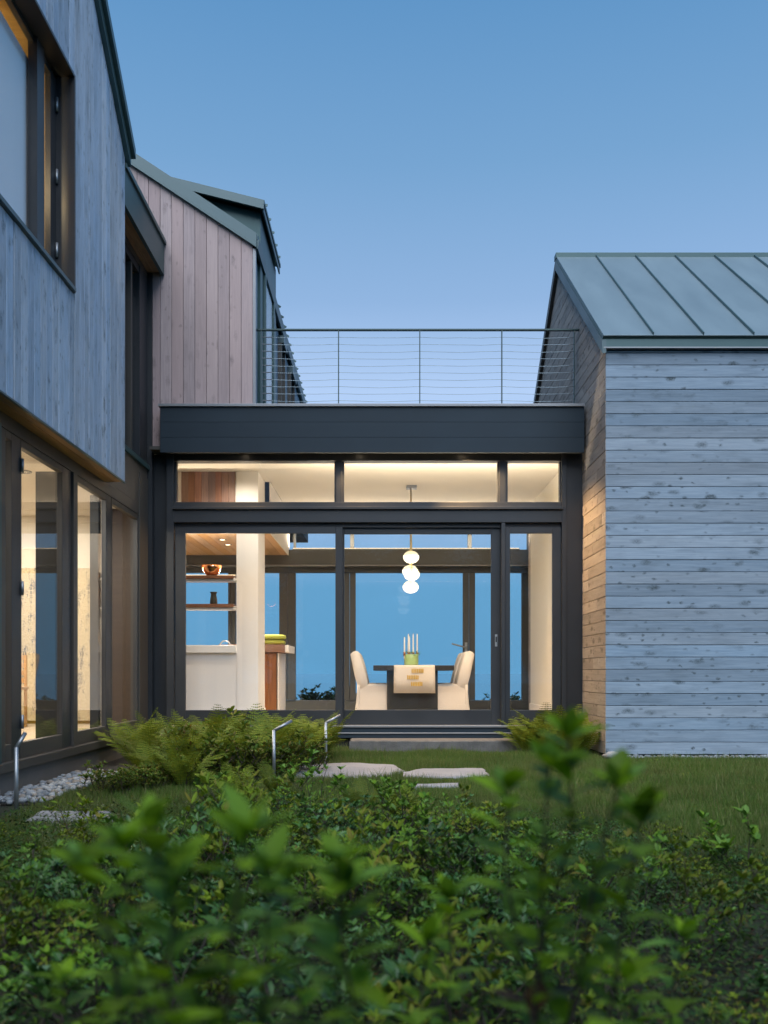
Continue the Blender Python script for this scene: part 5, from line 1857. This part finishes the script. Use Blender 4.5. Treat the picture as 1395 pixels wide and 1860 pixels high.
# low leafy plants edging the fern bed
EDGE = []
for k in range(3):
    a, b3 = shrub_meshes(500 + k, 6, 0.2, 0.8, 0.028 + 0.004 * k, 0.7, M['edge_leaf'])
    EDGE.append((('stem', a), ('foliage', b3)))
for k in range(34):
    t = k / 33
    Yv = 7.15 + 1.6 * t * r.uniform(0.7, 1.1)
    Xv = -2.05 + 1.25 * t + r.uniform(-0.22, 0.22)
    plant_from('edging_plant', EDGE[k % 3], 'small leafy plant edging the fern bed', 'plant', (Xv, Yv, GZ), r.uniform(0, 6.28), r.uniform(0.6, 1.1), 'edging plants of the fern bed')

for k in range(26):
    Yv = r.uniform(7.9, 10.8)
    Xv = r.uniform(-2.2 + max(0, 9.0 - Yv) * 0.4, -0.75)
    plant_from('leafy_perennial', EDGE[k % 3], 'taller leafy perennial growing between the ferns', 'plant', (Xv, Yv, GZ), r.uniform(0, 6.28), r.uniform(1.3, 2.1), 'leafy perennials between the ferns')

# ---- single standing shrubs
for (bx_, yb_, hgt, seed, ns, lab) in ((572, 1505, 0.66, 71, 3, 'spindly twisted shrub rising in front of the largest flagstone'),
                                       (1335, 1590, 0.40, 72, 3, 'upright leafy shrub alone against the open lawn before the boarded wing'),
                                       (720, 1470, 0.30, 73, 4, 'bushy little shrub where the shrub bed meets the thin flagstone'),
                                       (980, 1600, 0.35, 74, 4, 'loose dark stemmed shrub behind the blurred tall sprig')):
    s = (yb_ - 1222) / 0.94
    a, b3 = shrub_meshes(seed, ns, hgt * 0.62, 0.22, 0.045, 0.62, M['blue_leaf'])
    plant_from('tall_shrub', (('stem', a), ('foliage', b3)), lab, 'shrub', (px(bx_, s), py(s), GZ), 0.4, 1.0)

LEG = []
for k in range(4):
    a, b3 = shrub_meshes(820 + k, 3, 0.27 + 0.03 * k, 0.35, 0.034 + 0.004 * k, 0.42, M[('blue_leaf', 'blue_leaf2')[k % 2]])
    LEG.append((('stem', a), ('foliage', b3)))
for k, (xx, yb_) in enumerate(((60, 1640), (150, 1560), (260, 1700), (420, 1600), (520, 1680), (640, 1560), (760, 1610), (880, 1560), (900, 1700), (1060, 1680), (1150, 1700), (1300, 1740), (690, 1720), (350, 1780), (1010, 1760), (480, 1540))):
    s = (yb_ - 1222) / 0.94
    plant_from('leggy_shrub', LEG[k % 4], 'leggy shrub with bare dark stems rising above the low bed', 'shrub', (px(xx, s), py(s), GZ), r.uniform(0, 6.28), r.uniform(0.75, 1.05), 'leggy shrubs in the foreground bed')

# ---- blurred foreground sprigs, each leaf its own piece
def leaf_obj_mesh(mat, seed):
    r2 = random.Random(seed)
    mb = MB()
    mb.add(*leaf_geo(Vector((0, 0, 0)), Vector((1, 0, 0)), Vector((0, 0, 1)), 1.0, r2.uniform(0.40, 0.50), r2.uniform(0.15, 0.4), r2.uniform(0.05, 0.3), True))
    return mesh_obj('leaf', mb, mat, True)


LEAVES = [leaf_obj_mesh(M['fore_leaf'], k) for k in range(5)]
BROWN = leaf_obj_mesh(M['brown_leaf'], 9)


def sprig(label, base, tips, seed, leaf=0.062, brown=0):
    r2 = random.Random(seed)
    t = thing('foreground_shrub', label, 'shrub', base)
    B = Vector(base)
    for tip in tips:
        T_ = Vector(tip)
        pts = []
        n = 9
        wob = Vector((r2.uniform(-.03, .03), r2.uniform(-.03, .03), 0))
        for i2 in range(n + 1):
            u = i2 / n
            pts.append(B.lerp(T_, u) + wob * math.sin(u * 4) + Vector((r2.uniform(-.008, .008), r2.uniform(-.008, .008), 0)))
        mb = MB().tube(pts, [0.0035 * (1 - 0.6 * i2 / n) for i2 in range(n + 1)], 6, False)
        mb.build('stem', M['bark'], t, True)
        Ltot = (T_ - B).length
        nl = int(Ltot * 0.52 / leaf * 4.4)
        for k in range(nl + 7):
            if k < nl:
                u = 1 - 0.55 * (k / nl) ** 1.1
            else:
                u = 1.0
            f = min(u * n, n - 1e-3)
            p = pts[int(f)].lerp(pts[int(f) + 1], f - int(f))
            a = k * 2.4 + r2.uniform(-.5, .5)
            e = r2.uniform(0.1, 0.7) if k < nl else r2.uniform(0.5, 1.2)
            d = Vector((math.cos(a) * math.cos(e), math.sin(a) * math.cos(e), math.sin(e)))
            sd_ = d.cross(Vector((0, 0, 1))).normalized()
            nr = sd_.cross(d)
            o = bpy.data.objects.new('leaf', BROWN if r2.random() < brown and u < 0.8 else LEAVES[r2.randrange(5)])
            COL.objects.link(o)
            o.parent = t
            o.location = p - B
            o.rotation_euler = Matrix((d, -sd_, nr)).transposed().to_euler()
            L = leaf * r2.uniform(0.6, 1.15) * (0.8 if k >= nl else 1.0)
            o.scale = (L, L, L)
    return t


def fg(x, y, d):
    s = FPX / d
    return (px(x, s), d, pz(y, s))


def fgb(x, d):
    return (px(x, FPX / d), d, GZ)


sprig('tall leafy sprig with brown withered lower leaves rising in front of the pavilion corner', fgb(975, 1.0), [fg(1012, 1340, 0.98), fg(935, 1440, 1.05), fg(1080, 1430, 0.97), fg(1150, 1500, 0.92), fg(985, 1400, 0.94)], 1, 0.058, 0.12)
sprig('broad leafy shrub spreading in front of the fern bed and slab', fgb(400, 0.88), [fg(345, 1500, 0.84), fg(250, 1540, 0.9), fg(430, 1520, 0.8), fg(480, 1580, 0.86), fg(310, 1610, 0.78), fg(180, 1580, 0.92)], 2, 0.058, 0.05)
sprig('leafy shrub with drooping leaves before the middle of the shrub bed', fgb(610, 0.95), [fg(600, 1610, 0.9), fg(545, 1590, 1.0), fg(665, 1570, 0.85)], 3, 0.056, 0.04)
sprig('compact shrub with large rounded leaf tufts below the granite step line', fgb(810, 1.3), [fg(805, 1640, 1.25), fg(760, 1720, 1.2)], 4, 0.058, 0.0)
sprig('dark leafy shrub at the foot of the shrub bed beside the tall sprig', fgb(1180, 1.35), [fg(1240, 1700, 1.3), fg(1150, 1790, 1.2)], 5, 0.058, 0.06)
sprig('low dark shrub with bent leaves under the broad leafy shrub', fgb(180, 1.3), [fg(130, 1780, 1.3), fg(250, 1800, 1.2)], 6, 0.055, 0.04)

# ---- shrubs and rocks beyond the rear glazing
FAR = []
for k in range(2):
    a, b3 = shrub_meshes(700 + k, 8, 0.42, 0.9, 0.075, 0.9, M['dark_leaf'])
    FAR.append((('stem', a), ('foliage', b3)))
r = random.Random(44)
for k in range(26):
    Xv = -3.5 + 7.2 * k / 25 + r.uniform(-0.15, 0.15)
    plant_from('shore_shrub', FAR[k % 2], 'dark shore shrub outside behind the rear glass doors', 'shrub', (Xv, r.uniform(19.0, 20.6), GZ), r.uniform(0, 6.28), r.uniform(0.7, 1.15) * (1.25 if -1.7 < Xv < -0.7 else 0.95), 'shore shrubs behind the house')
for k in range(8):
    o = bpy.data.objects.new('shore_rock', PEB[k])
    COL.objects.link(o)
    o.data = PEB[k].copy()
    o.data.materials.clear()
    o.data.materials.append(M['rock'])
    o.location = (-2.2 + k * 0.62 + r.uniform(-.15, .15), r.uniform(17.9, 18.7), GZ + 0.06)
    o.scale = (r.uniform(.2, .4), r.uniform(.2, .3), r.uniform(.18, .3))
    tag(o, 'grey shore rock lying outside the rear glass doors', 'rock', 'shore rocks behind the house')

# ---- added trees, unseen behind the viewpoint, to shade the bed and darken reflections
def tree(x, y, hgt, rad, seed):
    r2 = random.Random(seed)
    t = thing('unseen_shade_tree', 'leafy tree added out of view to shade the shrub bed', 'tree', (x, y, GZ), 'added shade trees out of view')
    tr = MB()
    top = Vector((x + r2.uniform(-.3, .3), y, GZ + hgt * 0.8))
    tr.tube([(x, y, GZ - 0.1), (x + 0.05, y, GZ + hgt * 0.3), tuple(top)], [0.16, 0.12, 0.03], 8)
    cl = []
    for k in range(26):
        a = r2.uniform(0, 6.28)
        u = r2.uniform(0.25, 1.0)
        rr_ = rad * math.sin(math.pi * (0.15 + 0.8 * u)) * r2.uniform(0.4, 1.0)
        c = Vector((x + rr_ * math.cos(a), y + rr_ * math.sin(a), GZ + hgt * u))
        cl.append(c)
        tr.tube([(x, y, GZ + hgt * u * 0.7), tuple(c)], [0.035, 0.008], 5)
    tr.build('trunk', M['bark'], t)
    n = 26000
    g2 = np.random.default_rng(seed)
    C = np.array(cl)[g2.integers(0, len(cl), n)] + g2.normal(0, 0.33, (n, 3)) * np.array([1, 1, 0.75])
    a = g2.uniform(0, 6.28, n)
    e = g2.uniform(-0.6, 0.6, n)
    d = np.stack([np.cos(a), np.sin(a), e], 1) * 0.11
    w = np.stack([-np.sin(a), np.cos(a), g2.uniform(-.5, .5, n)], 1) * 0.035
    V = np.stack([C, C + d * 0.5 + w, C + d, C + d * 0.5 - w], 1) - np.array([x, y, GZ])
    me = np_mesh('crown', V.reshape(-1, 3), F4=np.arange(n * 4).reshape(-1, 4), mat=M['dark_leaf'])
    o = bpy.data.objects.new('crown', me)
    COL.objects.link(o)
    o.parent = t
    o['kind'] = 'stuff'


for k, (x, y, hgt, rad) in enumerate(((-5.4, -4.0, 6.0, 2.2), (-3.0, -3.0, 5.1, 2.0), (-1.0, -3.4, 5.0, 1.9), (1.1, -3.1, 4.8, 1.8), (3.2, -3.2, 5.2, 2.0), (5.6, -4.0, 6.0, 2.2))):
    tree(x, y, hgt, rad, 900 + k)
